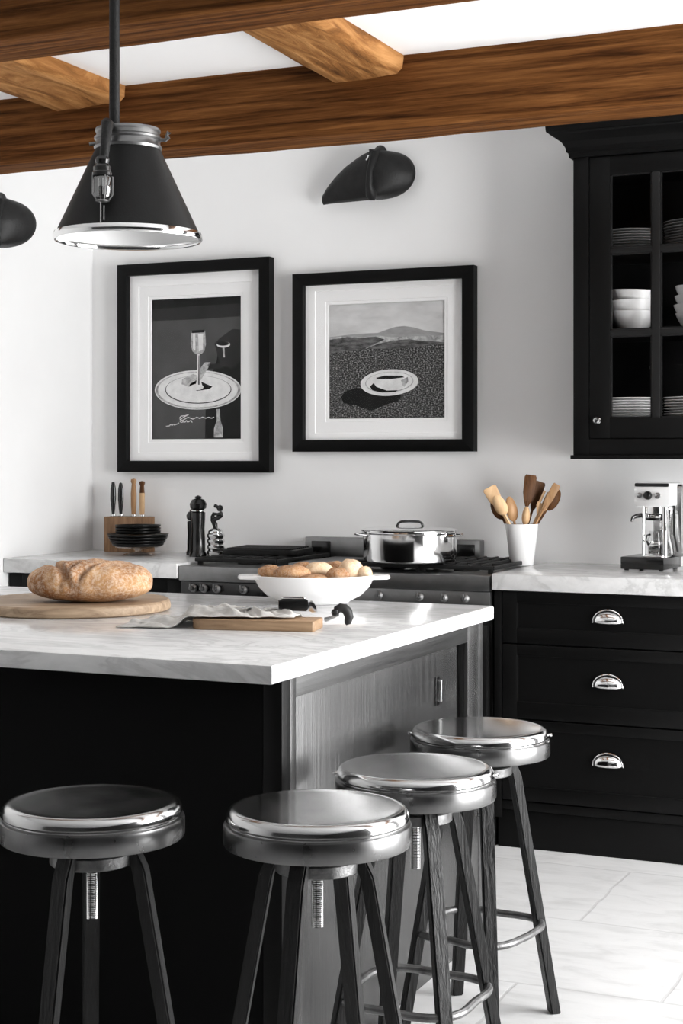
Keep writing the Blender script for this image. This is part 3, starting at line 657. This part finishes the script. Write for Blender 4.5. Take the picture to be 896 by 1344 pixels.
layer(bm, [zp(365,650),zp(420,625),zp(470,640),zp(450,672),zp(400,690),zp(360,676)], 9, 4)
layer(bm, [zp(400,680),zp(440,655),zp(520,690),zp(505,702),zp(440,712)], 9, 1)
E(440,692,34,16,10,3); 
layer(bm, [zp(432,690),zp(441,650),zp(443,522),zp(455,522),zp(457,650),zp(470,690)], 11, 3)
layer(bm, [zp(447,680),zp(449,530),zp(453,530),zp(454,680)], 12, 2)
layer(bm, [zp(411,405),zp(482,402),zp(487,470),zp(480,505),zp(465,522),zp(435,524),zp(417,508),zp(408,470)], 11, 4)
layer(bm, [zp(420,418),zp(432,416),zp(432,505),zp(420,495)], 12, 3); layer(bm, [zp(446,420),zp(472,418),zp(470,500),zp(450,510)], 12, 3); layer(bm, [zp(413,402),zp(480,398),zp(480,412),zp(413,416)], 12, 1)
layer(bm, [zp(455,600),zp(480,566),zp(510,565),zp(500,590),zp(470,640),zp(460,650)], 12, 4); layer(bm, [zp(497,575),zp(560,572),zp(588,583),zp(560,598),zp(500,600)], 12, 2)
E(575,475,34,16,5,3); E(573,470,30,11,6,1); layer(bm, [zp(570,488),zp(580,488),zp(583,540),zp(576,540)], 6, 4)
layer(bm, [zp(540,805),zp(557,805),zp(560,860),zp(574,910),zp(572,950),zp(527,950),zp(528,905),zp(542,860)], 9, 4)
# handwriting like scribble
def line(pts, wd, k, mi):
    for (x0,y0),(x1,y1) in zip(pts, pts[1:]):
        L_ = math.hypot(x1-x0,y1-y0) or 1; nx, ny = -(y1-y0)/L_*wd, (x1-x0)/L_*wd
        layer(bm, [zp(x0-nx,y0-ny),zp(x1-nx,y1-ny),zp(x1+nx,y1+ny),zp(x0+nx,y0+ny)], k, mi)
random.seed(3)
line([(280+i*4.5, 893-i*1.05+random.uniform(-5,5)) for i in range(16)], 1.8, 9, 3); line([(350,852),(358,840),(380,838),(398,832),(372,846),(352,858),(366,862),(395,846),(420,856),(440,846),(455,853),(470,845),(485,852),(500,846),(515,852),(528,846)], 2.0, 9, 3)
line([(352,866)]+[(356+i*6, 868+random.uniform(-7,7)) for i in range(11)], 1.8, 9, 3)
obj('print', bm, mats, t)
t, q, cx, z0 = picture(-2.713,-1.957,1.331,2.033,-2.569,-2.086,1.461,1.908,'squarer black-framed print of a plate of food on a grassy hill, right picture')
W_, H_ = q[1]-q[0], q[3]-q[2]
def zp(x, y): u = (x-175)/525; top = 205-24*u; bot = 722-8*u; return A1(u, min(1,max(0,(y-top)/(bot-top))))
mats = ['pr_sky','pr_hillfar','pr_hill','pr_grass','pr_white','pr_black','pr_grey']
bm = NB()
layer(bm, [A1(0,0),A1(1,0),A1(1,1),A1(0,1)], 0, 0)
layer(bm, [zp(175,350),zp(300,335),zp(400,330),zp(440,315),zp(480,302),zp(520,298),zp(560,304),zp(610,318),zp(700,330),zp(700,420),zp(175,420)], 1, 1)
layer(bm, [zp(175,354),zp(240,345),zp(330,350),zp(400,342),zp(460,350),zp(560,345),zp(700,340),zp(700,430),zp(175,430)], 2, 6)
layer(bm, [zp(175,362),zp(260,350),zp(330,352),zp(390,346),zp(430,360),zp(350,395),zp(330,415),zp(175,430)], 3, 2)
layer(bm, [zp(330,408),zp(400,380),zp(470,364),zp(540,358),zp(600,366),zp(640,366),zp(700,372),zp(700,440),zp(330,440)], 4, 2)
layer(bm, [zp(175,424),zp(260,412),zp(350,402),zp(450,404),zp(550,396),zp(640,384),zp(700,378),A1(1,1),A1(0,1)], 5, 3)
def E(x, y, a, b, k, mi, n=44, rot=0): layer(bm, [zp(*p_) for p_ in ell(x,y,a,b,n,rot)], k, mi)
layer(bm, [zp(230,625),zp(245,598),zp(300,580),zp(360,590),zp(510,612),zp(490,640),zp(440,655),zp(370,685),zp(300,662),zp(240,650)], 6, 5)
E(451,556,132,60,7,4,rot=-.08); E(451,554,110,47,8,6,rot=-.08); E(451,553,106,44,9,4,rot=-.08)
layer(bm, [zp(390,535),zp(430,524),zp(510,524),zp(520,532),zp(460,540),zp(400,540)], 10, 5); layer(bm, [zp(363,575),zp(380,558),zp(392,575),zp(440,592),zp(490,590),zp(480,598),zp(420,602),zp(375,592)], 10, 5)
layer(bm, [zp(505,545),zp(535,530),zp(538,550),zp(520,575),zp(512,570)], 10, 6)
obj('print', bm, mats, t)
# ------------------------------------------------------------------ things on the left worktop
kb = PY(163, 700, 5.55); bw = (PY(189,700,5.55).x-PY(137,700,5.55).x)
t = thing('knife_block', 'brown wooden knife block behind the dark plates', 'knife block', (kb.x, 5.59, .92), 0)
obj('block', bx(-bw/2, bw/2, -.045, .045, 0, .145, b=.003), 'blockwood', t)
bm = NB()
for px in (145,155,172,183): x = PY(px,690,5.57).x-kb.x; box(bm, x-.011, x+.011, -.004, .004, .1445, .1462)
obj('slots', bm, 'gloss', t)
HL = [(145,632,677,'gloss','black-handled knife, leftmost in the wooden block','b'),(155,633,677,'gloss','black-handled knife in the block, right of the leftmost one','b'),(172,628,677,'midwood','brown wooden-handled knife in the block, the tallest handle','w'),(183,631,677,'palewood','knife in the block with dark-tipped pale wooden handle, rightmost','p')]
for px, y0, y1, m_, lab, kd in HL:
    x = PY(px,690,5.57).x; zt_ = PY(px,y0,5.59).z; zb = .92+.146
    t = thing('kitchen_knife', lab, 'knife', (x, 5.59, zb), 0, 'knives standing in the wooden block')
    h = zt_-zb
    if kd=='b': pr_ = [(0,.008),(.006,.008),(.009,.03),(.013,h*.5),(.012,h*.8),(.007,h*.97),(0,h)]
    elif kd=='w': pr_ = [(0,.008),(.010,.008),(.0125,h*.3),(.013,h*.6),(.009,h*.86),(.013,h*.92),(.012,h*.98),(0,h)]
    else: pr_ = [(0,.008),(.011,.008),(.012,h*.3),(.012,h*.66),(.0115,h*.66)]
    obj('handle', lathe(pr_, 20, sy=.7), m_, t)
    if kd=='p': obj('handle_tip', lathe([(0,h*.655),(.0115,h*.66),(.009,h*.86),(.013,h*.92),(.012,h*.98),(0,h)], 20, sy=.7), 'darkwood', t)
    obj('bolster', lathe([(0,-.002),(.007,-.002),(.008,.006),(.006,.010),(0,.010)], 16, sy=.6), 'chrome', t)
    obj('blade', bx(-.008, .008, -.0008, .0008, -.11, .0), 'steel', t)
dp_ = PY(181, 715, 5.40)
tag(obj('cake_stand', lathe([(0,0),(.055,0),(.058,.004),(.045,.008),(.012,.016),(.012,.022),(.05,.028),(.09,.032),(.09,.036),(0,.036)], 40), 'glassware', None, (dp_.x, 5.40, .92)), 'low clear glass stand under the stack of dark plates', 'stand')
zc = .9565
def dk(r, h): return lathe([(0,0),(r*.86,0),(r*.90,.001),(r*.975,h*.4),(r*.99,h*.8),(r,h*.85),(r,h),(r*.97,h),(r*.93,h*.6),(r*.85,.004),(0,.004)], 48)
fi = None
for k, (r, nm) in enumerate([(.104,'bottom'),(.112,'second from the bottom'),(.118,'third from the bottom'),(.122,'widest, just below the small ones')]):
    o = obj('serving_plate', dk(r, .0125), 'blackplate', None, (dp_.x, 5.40, zc+k*.0122)); tag(o, f'wide black plate, {nm}, in the stack before the knife block', 'plate', 'black plates on the glass stand')
for k, nm in enumerate(['lowest of the small ones','middle of the small ones','topmost of the whole stack']):
    o = obj('side_plate', dk(.091, .0118), 'blackplate', None, (dp_.x, 5.40, zc+.0495+k*.0116)); tag(o, f'small black plate, {nm}, in the stack before the knife block', 'plate', 'black plates on the glass stand')
# grinders
def mill(px, Y, ytop, sc, m_, label):
    p = PY(px, 720, Y); zt_ = PY(px, ytop, Y).z; h = zt_-.92
    t = thing('pepper_mill', label, 'pepper mill', (p.x, Y, .92), 0)
    r = .027*sc
    obj('body', lathe([(0,0),(r,0),(r,.01),(r*.82,.02),(r*.80,h*.30),(r*.72,h*.45),(r*.80,h*.6),(r*.82,h*.72),(r*.5,h*.745),(0,h*.745)], 32), m_, t)
    obj('head', lathe([(0,h*.745),(r*.55,h*.75),(r*.9,h*.79),(r*.98,h*.86),(r*.7,h*.93),(r*.35,h*.945),(r*.3,h*.955),(r*.42,h*.975),(0,h)], 32), m_, t)
    obj('collar', lathe([(r*.55,h*.742),(r*.84,h*.742),(r*.84,h*.752),(r*.55,h*.752)], 32), 'chrome', t)
    return t
mill(260, 5.42, 650, 1.28, 'gloss', 'tall glossy black pepper mill beside the chrome grinder')
mill(251, 5.51, 668, .75, 'gloss', 'slim black mill half hidden behind the tall black one')
p = PY(283, 720, 5.44); t = thing('salt_grinder', 'chrome ribbed grinder with a curled black crank, beside the black mill', 'salt grinder', (p.x, 5.44, .92), 0)
u2 = .003
pr_ = [(0,0),(.032,0),(.033,.004)]
for k in range(4): z = .008+k*.022; pr_ += [(.031,z),(.035,z+.006),(.035,z+.014),(.030,z+.019)]
pr_ += [(.030,.10),(.024,.108),(.012,.114),(0,.114)]
obj('body', lathe(pr_, 36), 'chrome', t)
bm = NB(); tube([(0,0,.112),(-.004,0,.128),(-.012,0,.142),(.004,0,.150),(.020,0,.158),(.028,0,.165)], [.008,.011,.012,.009,.008,.007], bm, 12)
tube([(-.012,0,.142),(-.014,0,.158),(-.010,0,.166)], [.010,.008,.006], bm, 10)
obj('crank', bm, 'gloss', t)
bm = NB(); tube([(-.010,-.006,.170),(.012,-.006,.166),(.03,-.006,.170)], [.005,.006,.009], bm, 10)
lathe([(0,-.014),(.009,-.010),(.013,0),(.009,.010),(0,.014)], 16, bm, (.020,-.002,.190)); tube([(.018,0,.188),(.002,0,.198),(-.004,0,.200)], [.006,.007,.008], bm, 10)
obj('crank_knob', bm, 'gloss', t)
obj('spout', tube([(.028,-.01,.012),(.040,-.012,.008),(.044,-.012,.03)], [.012,.009,.006], seg=10), 'gloss', t)
# ------------------------------------------------------------------ utensil pot
ck = PD(684.5, 5.70, .92)
ckr = .0595
t = thing('utensil_pot', 'tapered white ceramic pot holding wooden utensils on the right worktop', 'utensil pot', ck)
obj('pot', lathe([(0,0),(.040,0),(.0425,.003),(.0595,.147),(.0592,.149),(.056,.149),(.0385,.008),(0,.008)], 48), 'ceramic', t)
def utensil(name, kind, tip, m_, label, L=.06, w=.03, off=0, dep=0, base=(0,0), ang=0):
    """tip: pixel of the head centre; leans out of the pot"""
    P1 = PD(tip[0], 5.70+dep, 0); P1.z = CH-(5.70+dep)*(tip[1]-HY)/F_PX
    P0 = ck + RT*base[0] + FW*base[1] + Vector((0,0,.022))
    ax = (P1-P0); ln = ax.length; ax.normalize()
    fx = RT.copy(); fx = (fx-ax*fx.dot(ax)).normalized(); fy_ = ax.cross(fx)
    if ang: 
        R_ = Matrix.Rotation(ang, 3, ax); fx = R_@fx; fy_ = R_@fy_
    L *= 1.22; w *= 1.22
    mt = Matrix(((fx.x,fy_.x,ax.x,0),(fx.y,fy_.y,ax.y,0),(fx.z,fy_.z,ax.z,0),(0,0,0,1)))
    t = thing(name, label, kind, P0, 0, 'wooden utensils in the white pot')
    bm = NB(); hl = ln-L*.8; tube([(0,0,0),(0,0,hl*.5),(0,0,hl*.9),(0,0,hl+.008)], [.0048,.0052,.006,.005], bm, 10, flat_=.75)
    xf(bm, mt); obj('handle', bm, m_, t)
    if kind == 'spoon':
        bm = blob(lambda v: Vector((v.x*w*(1-.12*v.z), (v.y*.007 + (-.010*(1-(v.x**2+v.z**2))) ), ln+v.z*L)), 24, 20)
    elif kind == 'spatula':
        bm = prism([(-.006,ln-L*1.1),(.006,ln-L*1.1),(w*.6,ln-L*.75),(w*.92,ln-L*.2),(w,ln+L*.85),(w*.8,ln+L),(-w*.8,ln+L),(-w,ln+L*.85),(-w*.92,ln-L*.2),(-w*.6,ln-L*.75)], 'y', -.003, .003, b=.0015)
    else:
        bm = prism([(-.006,ln-L*1.1),(.006,ln-L*1.1),(w,ln-L*.4),(w,ln-L*.1),(-w,ln-L*.1),(-w,ln-L*.4)], 'y', -.003, .003, b=.001)
        for i in range(3): x = -w+w*.33+ i*w*.67; prism([(x-w*.2,ln-L*.12),(x+w*.2,ln-L*.12),(x+w*.2,ln+L),(x-w*.2,ln+L)], 'y', -.003, .003, bm, .001)
    xf(bm, mt); obj('head', bm, m_, t)
utensil('wooden_spatula','spatula',(648,652),'palewood','pale wooden spatula leaning farthest left in the white pot',.032,.021,dep=.01,base=(.018,.008))
utensil('wooden_spoon','spoon',(656,663),'palewood','pale wooden spoon in front of the pale spatula, leaning left',.033,.019,dep=-.035,base=(.02,-.012))
utensil('wooden_spoon','spoon',(653,668),'darkwood','dark wooden spoon hidden behind the pale spoon, leaning left',.034,.019,dep=.035,base=(.01,.02))
utensil('wooden_spoon','spoon',(671,668),'midwood','brown spoon with a wide bowl, left of the dark spatula',.038,.020,dep=.01,base=(.004,.012),ang=.5)
utensil('wooden_spatula','spatula',(694,643),'darkwood','tall dark wooden spatula standing highest in the white pot',.045,.018,dep=.012,base=(-.006,.016))
utensil('wooden_spatula','spatula',(704,650),'darkwood','dark wooden spatula leaning right beside the tallest one',.042,.017,dep=.035,base=(-.012,.022),ang=.3)
utensil('slotted_turner','turner',(713,660),'palewood','slotted pale wooden turner among the right-leaning utensils',.034,.017,dep=.0,base=(-.016,.004))
utensil('wooden_spatula','spatula',(722,652),'midwood','brown wooden spatula leaning right in front of the round spoon',.042,.012,dep=-.02,base=(-.02,-.006))
utensil('wooden_spoon','spoon',(725,656),'darkwood','dark wooden spoon leaning farthest right in the white pot',.036,.020,dep=.02,base=(-.022,.01),ang=-.3)
utensil('wooden_spoon','spoon',(690,677),'palewood','short pale wooden spoon standing in the middle of the pot',.028,.012,dep=-.01,base=(0,-.01))
# ------------------------------------------------------------------ espresso machine
eb = PD(842, 5.40, .92); v_ = 5.40/F_PX
t = thing('espresso_machine', 'chrome espresso machine on a black base at the right end of the worktop', 'coffee machine', eb, YAW-radians(30))
hwid = 29.5*v_
obj('base', bx(-hwid*1.0, hwid*1.0, -.0, .19, .005, .047, b=.003), 'gloss', t)
bm = NB()
for sx in (-1,1):
    for y in (.02,.17): lathe([(0,0),(.008,0),(.008,.006),(0,.006)], 12, bm, (sx*hwid*.8, y, 0))
obj('foot', bm, 'rubber', t)
def mz(y): return CH-(5.44)*(y-HY)/F_PX-.92
def mx_(x): return (x-845.5)*v_*1.04
obj('rear_body', bx(mx_(846), mx_(886), .10, .175, .045, mz(636), b=.012), 'steel', t)
bm = prism(rrect((mx_(833)+mx_(879))/2, (mz(633)+mz(665))/2, mx_(879)-mx_(833), mz(633)-mz(665), .010), 'y', .02, .15, b=.004)
o = obj('head', bm, 'satin', t)
obj('head_trim', prism(rrect((mx_(833)+mx_(879))/2, (mz(634)+mz(638.5))/2, (mx_(879)-mx_(833))*.96, mz(634)-mz(638.5), .004), 'y', .017, .05), 'gloss', o)
obj('gauge', lathe([(0,.014),(.010,.013),(.014,.008),(.015,0)], 24), 'gloss', o, (mx_(851), .019, mz(650)), (pi/2,0,0))
for px, r in ((840,.009),(864,.010)):
    bm = lathe([(r*.6,.006),(r,.005),(r*1.1,0)], 24); lathe([(0,.010),(r*.5,.009),(r*.55,0)], 16, bm); obj('dial', bm, 'steel', o, (mx_(px), .019, mz(650)), (pi/2,0,0))
g = obj('group_head', lathe([(0,0),(.030,0),(.034,.006),(.034,.016),(.040,.022),(.040,.048),(0,.048)], 32), 'chrome', t, (mx_(857), .062, mz(682)))
obj('drip_collar', lathe([(.0,-.002),(.036,-.002),(.037,.006),(0,.006)], 32), 'gloss', g)
bm = NB(); tube([(mx_(841),.05,mz(676)),(mx_(836),.02,mz(677)),(mx_(833),.005,mz(679)),(mx_(832),-.002,mz(684))], [.008,.008,.006,.004], bm, 10); obj('portafilter_handle', bm, 'gloss', t)
for px in (843, 871):
    obj('column', tube([(mx_(px),.035,.046),(mx_(px),.035,mz(664))], .0055 if px<850 else .009, seg=16), 'chrome', t)
bm = NB(); tube([(mx_(878),.03,mz(668)),(mx_(877.5),.025,mz(690)),(mx_(879),.02,mz(706)),(mx_(883),.012,mz(718)),(mx_(884),.01,mz(725))], [.006,.0055,.005,.005,.006], bm, 10); obj('steam_wand', bm, 'chrome', t)
bm = NB(); tube([(mx_(881),.05,mz(663)),(mx_(882),.045,mz(700)),(mx_(888),.035,mz(723))], [.005,.004,.004], bm, 8); obj('lever', bm, 'gloss', t)
obj('drip_tray', prism(rrect(mx_(857), .065, .085, .10, .02), 'z', .046, .053, b=.002), 'chrome', t)
cf = thing('coffee_jug', 'small glass jug with dark handle standing under the espresso machine spout', 'jug', t.location + Vector(Matrix.Rotation(YAW-radians(30),3,'Z')@Vector((mx_(857),.06,.0535))), YAW)
obj('jug', lathe([(0,0),(.026,0),(.029,.004),(.030,.03),(.028,.055),(.024,.075),(.026,.082)], 32), 'glassware', cf)
obj('jug_band', lathe([(.0305,.034),(.0312,.036),(.0312,.041),(.0305,.043),(.0300,.038),(.0305,.034)], 32), 'chrome', cf)
obj('coffee', lathe([(0,.003),(.025,.003),(.028,.03),(.0,.031)], 32), 'gloss', cf)
obj('jug_handle', tube([(-.024,-.01,.07),(-.035,-.02,.068),(-.038,-.022,.05),(-.029,-.01,.035)], .004, seg=8), 'gloss', cf)
# ------------------------------------------------------------------ things on the island
rb = PD(98, 4.42, IT)
k2 = .41/.39
bc = PD(97, 4.24, IT)        # centre of the round board
t = tag(obj('round_board', lathe([(0,0),(.252,0),(.258,.004),(.259,.012),(.256,.024),(.251,.028),(0,.028)], 90), 'board', None, (bc.x,bc.y,IT), (0,0,.5)), 'round wooden board under the loaf of bread on the island', 'bread board')
bd = PD(118, 4.18, IT+.028); sc = bd.xy.length/F_PX
def loaf(v):
    a, b_, h = .166, .108, .124
    th = math.atan2(v.y, v.x); rxy = math.hypot(v.x, v.y)
    x = v.x; y = v.y; z = v.z
    zz = (h*.48)*(abs(z)**.72)*(1 if z>0 else -1)
    if z < 0: zz *= .85
    px, py = a*math.copysign(abs(x)**.9, x), b_*math.copysign(abs(y)**.92, y)
    # diagonal slashes over the top
    g = 0
    if z > -.35:
        for c, w, dpt, sl in ((-.090,.010,.030,.45),(-.018,.008,.030,-.4),(.048,.008,.026,-.6)):
            dd = (px - c + sl*py*.9 - .25*(zz-.03)*(-1 if c<-.05 else 1))
            g -= dpt*math.exp(-(dd/w)**2)*min(1,(z+.35)*1.6)
            g += dpt*.22*math.exp(-((dd-w*1.9)/(w*1.3))**2)*min(1,(z+.35))
    n = noise.noise(Vector((px*16,py*16,zz*16)))*.006 + noise.noise(Vector((px*50,py*50,zz*50)))*.0018
    k = 1+(g+n)/.1
    if z < -.3: k = 1+(n*.5)/.1
    P = Vector((px*(1+(k-1)*.45), py*(1+(k-1)*.6), zz*k*(1-.10*(x-.15)**2)+h*.405))
    if P.z < 0: P.z = 0
    return P
o = obj('bread_loaf', blob(loaf, 140, 90), 'crust', None, bd, (0,0,YAW), sharp=180); tag(o, 'large floury crusty loaf with slashed top on the round board', 'bread')
# white oven dish with rolls
dd_ = 4.43; dc = PD(412, dd_, IT); su = dd_/F_PX
t = thing('baking_dish', 'white oval oven dish with two handles, filled with bread rolls', 'dish', dc, YAW)
A_, B_ = .174, .118
def dish(prof, seg=72):
    bm = NB(); rings = []
    for f, z in prof:
        z *= .86; rings.append([bm.verts.new((A_*f*cos(a)*1.0, B_*f*sin(a), z)) for a in [2*pi*i/seg for i in range(seg)]] if f>0 else [bm.verts.new((0,0,z))])
    for a, b_ in zip(rings, rings[1:]):
        for i in range(seg):
            j=(i+1)%seg
            if len(a)==1: bm.faces.new((a[0],b_[i],b_[j]))
            elif len(b_)==1: bm.faces.new((a[i],a[j],b_[0]))
            else: bm.faces.new((a[i],a[j],b_[j],b_[i]))
    return bm
obj('bowl', dish([(0,0),(.52,0),(.56,.003),(.58,.008),(.76,.026),(.89,.052),(.965,.080),(.99,.086),(1.0,.091),(.985,.093),(.93,.090),(.86,.055),(.72,.028),(.5,.010),(0,.008)]), 'ceramic', t)
for s in (-1,1):
    pts = [(s*.150,-.052),(s*.175,-.046),(s*.208,-.036),(s*.213,-.02),(s*.213,.02),(s*.208,.036),(s*.175,.046),(s*.150,.052)]
    pts = pts if s<0 else pts[::-1]
    def clipin(p_): 
        f = math.hypot(p_[0]/A_, p_[1]/B_); return p_ if f>.97 else (p_[0]*.97/f, p_[1]*.97/f)
    obj('handle', prism([clipin(p_) for p_ in pts], 'z', .069, .079, b=.003), 'ceramic', t)
def bun(px, py, rw, rh, dep, m_, seed, label, rz=0):
    # centre from the photo column, sunk into the dish
    d = dd_+dep; P = PD(px, d, 0); P.z = CH-d*(py-HY)/F_PX; r = rw*d/F_PX; hh = rh*d/F_PX
    def f(v):
        n = 1+.10*noise.noise(v*1.6+Vector((seed*3.1,seed,0)))+.03*noise.noise(v*6+Vector((seed,0,0)))
        n -= .07*math.exp(-((v.x*.7+v.y*.4)/.14)**2)*max(0,v.z)
        return Vector((v.x*r*n, v.y*r*.78*n, v.z*hh*n*(1 if v.z>0 else .8)))
    o = obj('bread_roll', blob(f, 40, 26), m_, None, P, (0,0,YAW+rz), sharp=180); tag(o, label, 'bread roll', 'bread rolls in the white dish')
B_list = [(354,752,17,11,.02,'bun','dark brown roll at the left end of the white dish'),
 (383,753,25,12,-.035,'bun','wide brown roll at the front left of the dish'),
 (418,750,20,13,.01,'bunpale','round golden roll in the middle of the dish'),
 (398,748,16,11,.065,'bun','small brown roll at the back, behind the middle ones'),
 (437,750,18,14,.055,'bun','brown roll at the back, left of the pale upright one'),
 (461,750,17,17,.012,'bunpale','pale round roll that sticks up highest in the dish'),
 (443,757,17,12,-.045,'bun','brown roll at the front, beneath the pale highest one'),
 (478,753,11,10,.0,'bunpale','small golden roll at the right end of the dish'),
 (412,761,20,8,-.055,'bun','flat brown roll at the front centre of the dish')]
for i, b in enumerate(B_list): bun(b[0],b[1],b[2],b[3],b[4],b[5],i*1.7+1,b[6],(i%3-1)*.3)
# cutting board, front right corner from the photo
c0 = PZ(412, 829.8, IT); c1 = PZ(430, 825.4, IT)
adir = radians(-11)+YAW      # board long axis
ux = Vector((-cos(adir), -sin(adir), 0)); uy = Vector((-sin(adir), cos(adir),0))
bl, bwid = .305, .105
cen = c0 + ux*bl/2 + uy*bwid/2
tag(obj('cutting_board', prism([(-bl/2+.03,-bwid/2),(bl/2-.004,-bwid/2),(bl/2,-bwid/2+.004),(bl/2,bwid/2-.004),(bl/2-.004,bwid/2),(-bl/2+.03,bwid/2),(-bl/2+.012,bwid/2-.012),(-bl/2,bwid/2-.035),(-bl/2,-bwid/2+.035),(-bl/2+.012,-bwid/2+.012)], 'z', 0, .025, b=.0025), 'board2', None, (cen.x,cen.y,IT), (0,0,adir)), 'small rectangular wooden board half covered by the linen cloth', 'cutting board')
# linen cloth, laid out in the board's own frame
Rb = Matrix.Rotation(-adir, 3, 'Z'); tip = Rb@(PZ(153, 824, IT)-Vector((cen.x,cen.y,IT)))
CX0, CX1 = tip.x, bl/2-.055
def onboard(x, y):
    dx = max(-bl/2-x, 0, x-bl/2); dy = max(-bwid/2-y, y-bwid/2, 0); dd = math.hypot(dx,dy)
    s_ = max(0, 1-dd/.05); return .0285*s_*s_*(3-2*s_)
def ip(x, ks):
    for (a,b),(c,d) in zip(ks, ks[1:]):
        if x <= c: q = max(0,(x-a)/(c-a)); q = q*q*(3-2*q); return b+(d-b)*q
    return ks[-1][1]
def cloth(u, v):
    x = CX0+(CX1-CX0)*u
    lo_ = ip(x, [(CX0,tip.y-.004),(-bl/2-.06,-bwid/2+.0),(-bl/2+.05,-bwid/2+.008),(.0,-bwid/2+.012),(CX1,-bwid/2+.03)])+.004*sin(x*60)
    hi_ = ip(x, [(CX0,tip.y+.035),(CX0+.07,.11),(CX0+.17,.20),(-.02,.19),(CX1,.10)])+.008*sin(x*45+1)
    y = lo_+(hi_-lo_)*v
    ww = y*55+x*14+2.2*sin(x*11)+1.3*noise.noise(Vector((x*9,y*9,0)))
    fold = (1-abs(sin(ww*.8)))**1.3; f2 = 1-abs(sin(ww*1.7+x*38+2*noise.noise(Vector((x*20,y*20,3)))))
    h = (.017*fold+.007*f2)*(.45+.55*sin(pi*min(1,max(0,u*.95+.03)))) + .006*abs(noise.noise(Vector((x*38,y*38,0))))
    ed = min(v*1.2,(1-v)*1.2,u*2,(1-u)*2.5); h *= min(1, ed/.08)*.9+.1
    return (x, y, .0025+onboard(x,y)+h)
o = obj('linen_cloth', grid(150, 90, cloth), 'linen', None, (cen.x,cen.y,IT), (0,0,adir), sharp=180, solid=.0022); tag(o, 'crumpled natural linen cloth draped over the small cutting board', 'cloth')
# knife with thick black handle lying on cloth and board
kp = PD(385, 3.80, 0); kp.z = IT+.025+.024
t = thing('kitchen_knife', 'steel knife with a thick black handle lying on the linen cloth', 'knife', kp, YAW+radians(4))
ks = 3.80/F_PX
obj('handle', prism([(-20*ks,-.004),(-20*ks,.016),(-14*ks,.020),(14*ks,.022),(19*ks,.016),(20*ks,0),(17*ks,-.010),(-10*ks,-.008)], 'y', -.011, .011, b=.004), 'gloss', t)
obj('handle_cap', prism(rrect(0,.0,34*ks,.022,.009), 'z', .021, .0245, b=.001), 'chrome', t)
obj('bolster', prism([(20*ks,-.010),(20*ks,.012),(24*ks,.016),(30*ks,.002),(31*ks,-.012),(24*ks,-.014)], 'y', -.009, .009, b=.003), 'chrome', t)
bm = NB(); hexa(bm, [(-80*ks,-.010,-.003),(-20*ks,-.010,.004),(-20*ks,.010,.004),(-70*ks,.004,-.003)], [(-80*ks,-.009,-.0015),(-20*ks,-.009,.007),(-20*ks,.009,.007),(-70*ks,.003,-.0015)])
obj('blade', bm, 'steel', t)
# small scoop with rounded black grip
sp = PZ(447, 822, IT); t = thing('pastry_wheel', 'small steel tool with a curved black grip at the right end of the cutting board', 'kitchen tool', sp, YAW)
ss = .41/222
bm = NB(); pts = [(-8*ss,0,.030),(-5*ss,0,.040),(0,0,.045),(5*ss,0,.043),(9*ss,0,.035),(11*ss,0,.022),(9*ss,0,.010),(6*ss,0,.0055)]
tube(pts, [.005,.010,.0115,.012,.012,.011,.009,.004], bm, 16); obj('grip', bm, 'rubber', t)
bm = NB(); lathe([(0,-.010),(.008,-.007),(.0105,0),(.008,.007),(0,.010)], 20, bm, (-7*ss,-.004,.034)); obj('grip_knob', bm, 'gloss', t)
obj('shaft', tube([(-3*ss,.0,.028),(-12*ss,.01,.020),(-20*ss,.02,.014)], [.003,.004,.006], seg=10), 'steel', t)
# ------------------------------------------------------------------ render settings
S.view_settings.view_transform = 'Standard'; S.view_settings.look = 'None'; S.view_settings.gamma = 1
S.view_settings.exposure = 0.0; S.view_settings.use_curve_mapping = False
cy = S.cycles; cy.use_denoising = True; cy.max_bounces = 10; cy.diffuse_bounces = 6; cy.glossy_bounces = 5; cy.transparent_max_bounces = 16
cy.caustics_reflective = False; cy.caustics_refractive = False; cy.sample_clamp_indirect = 8
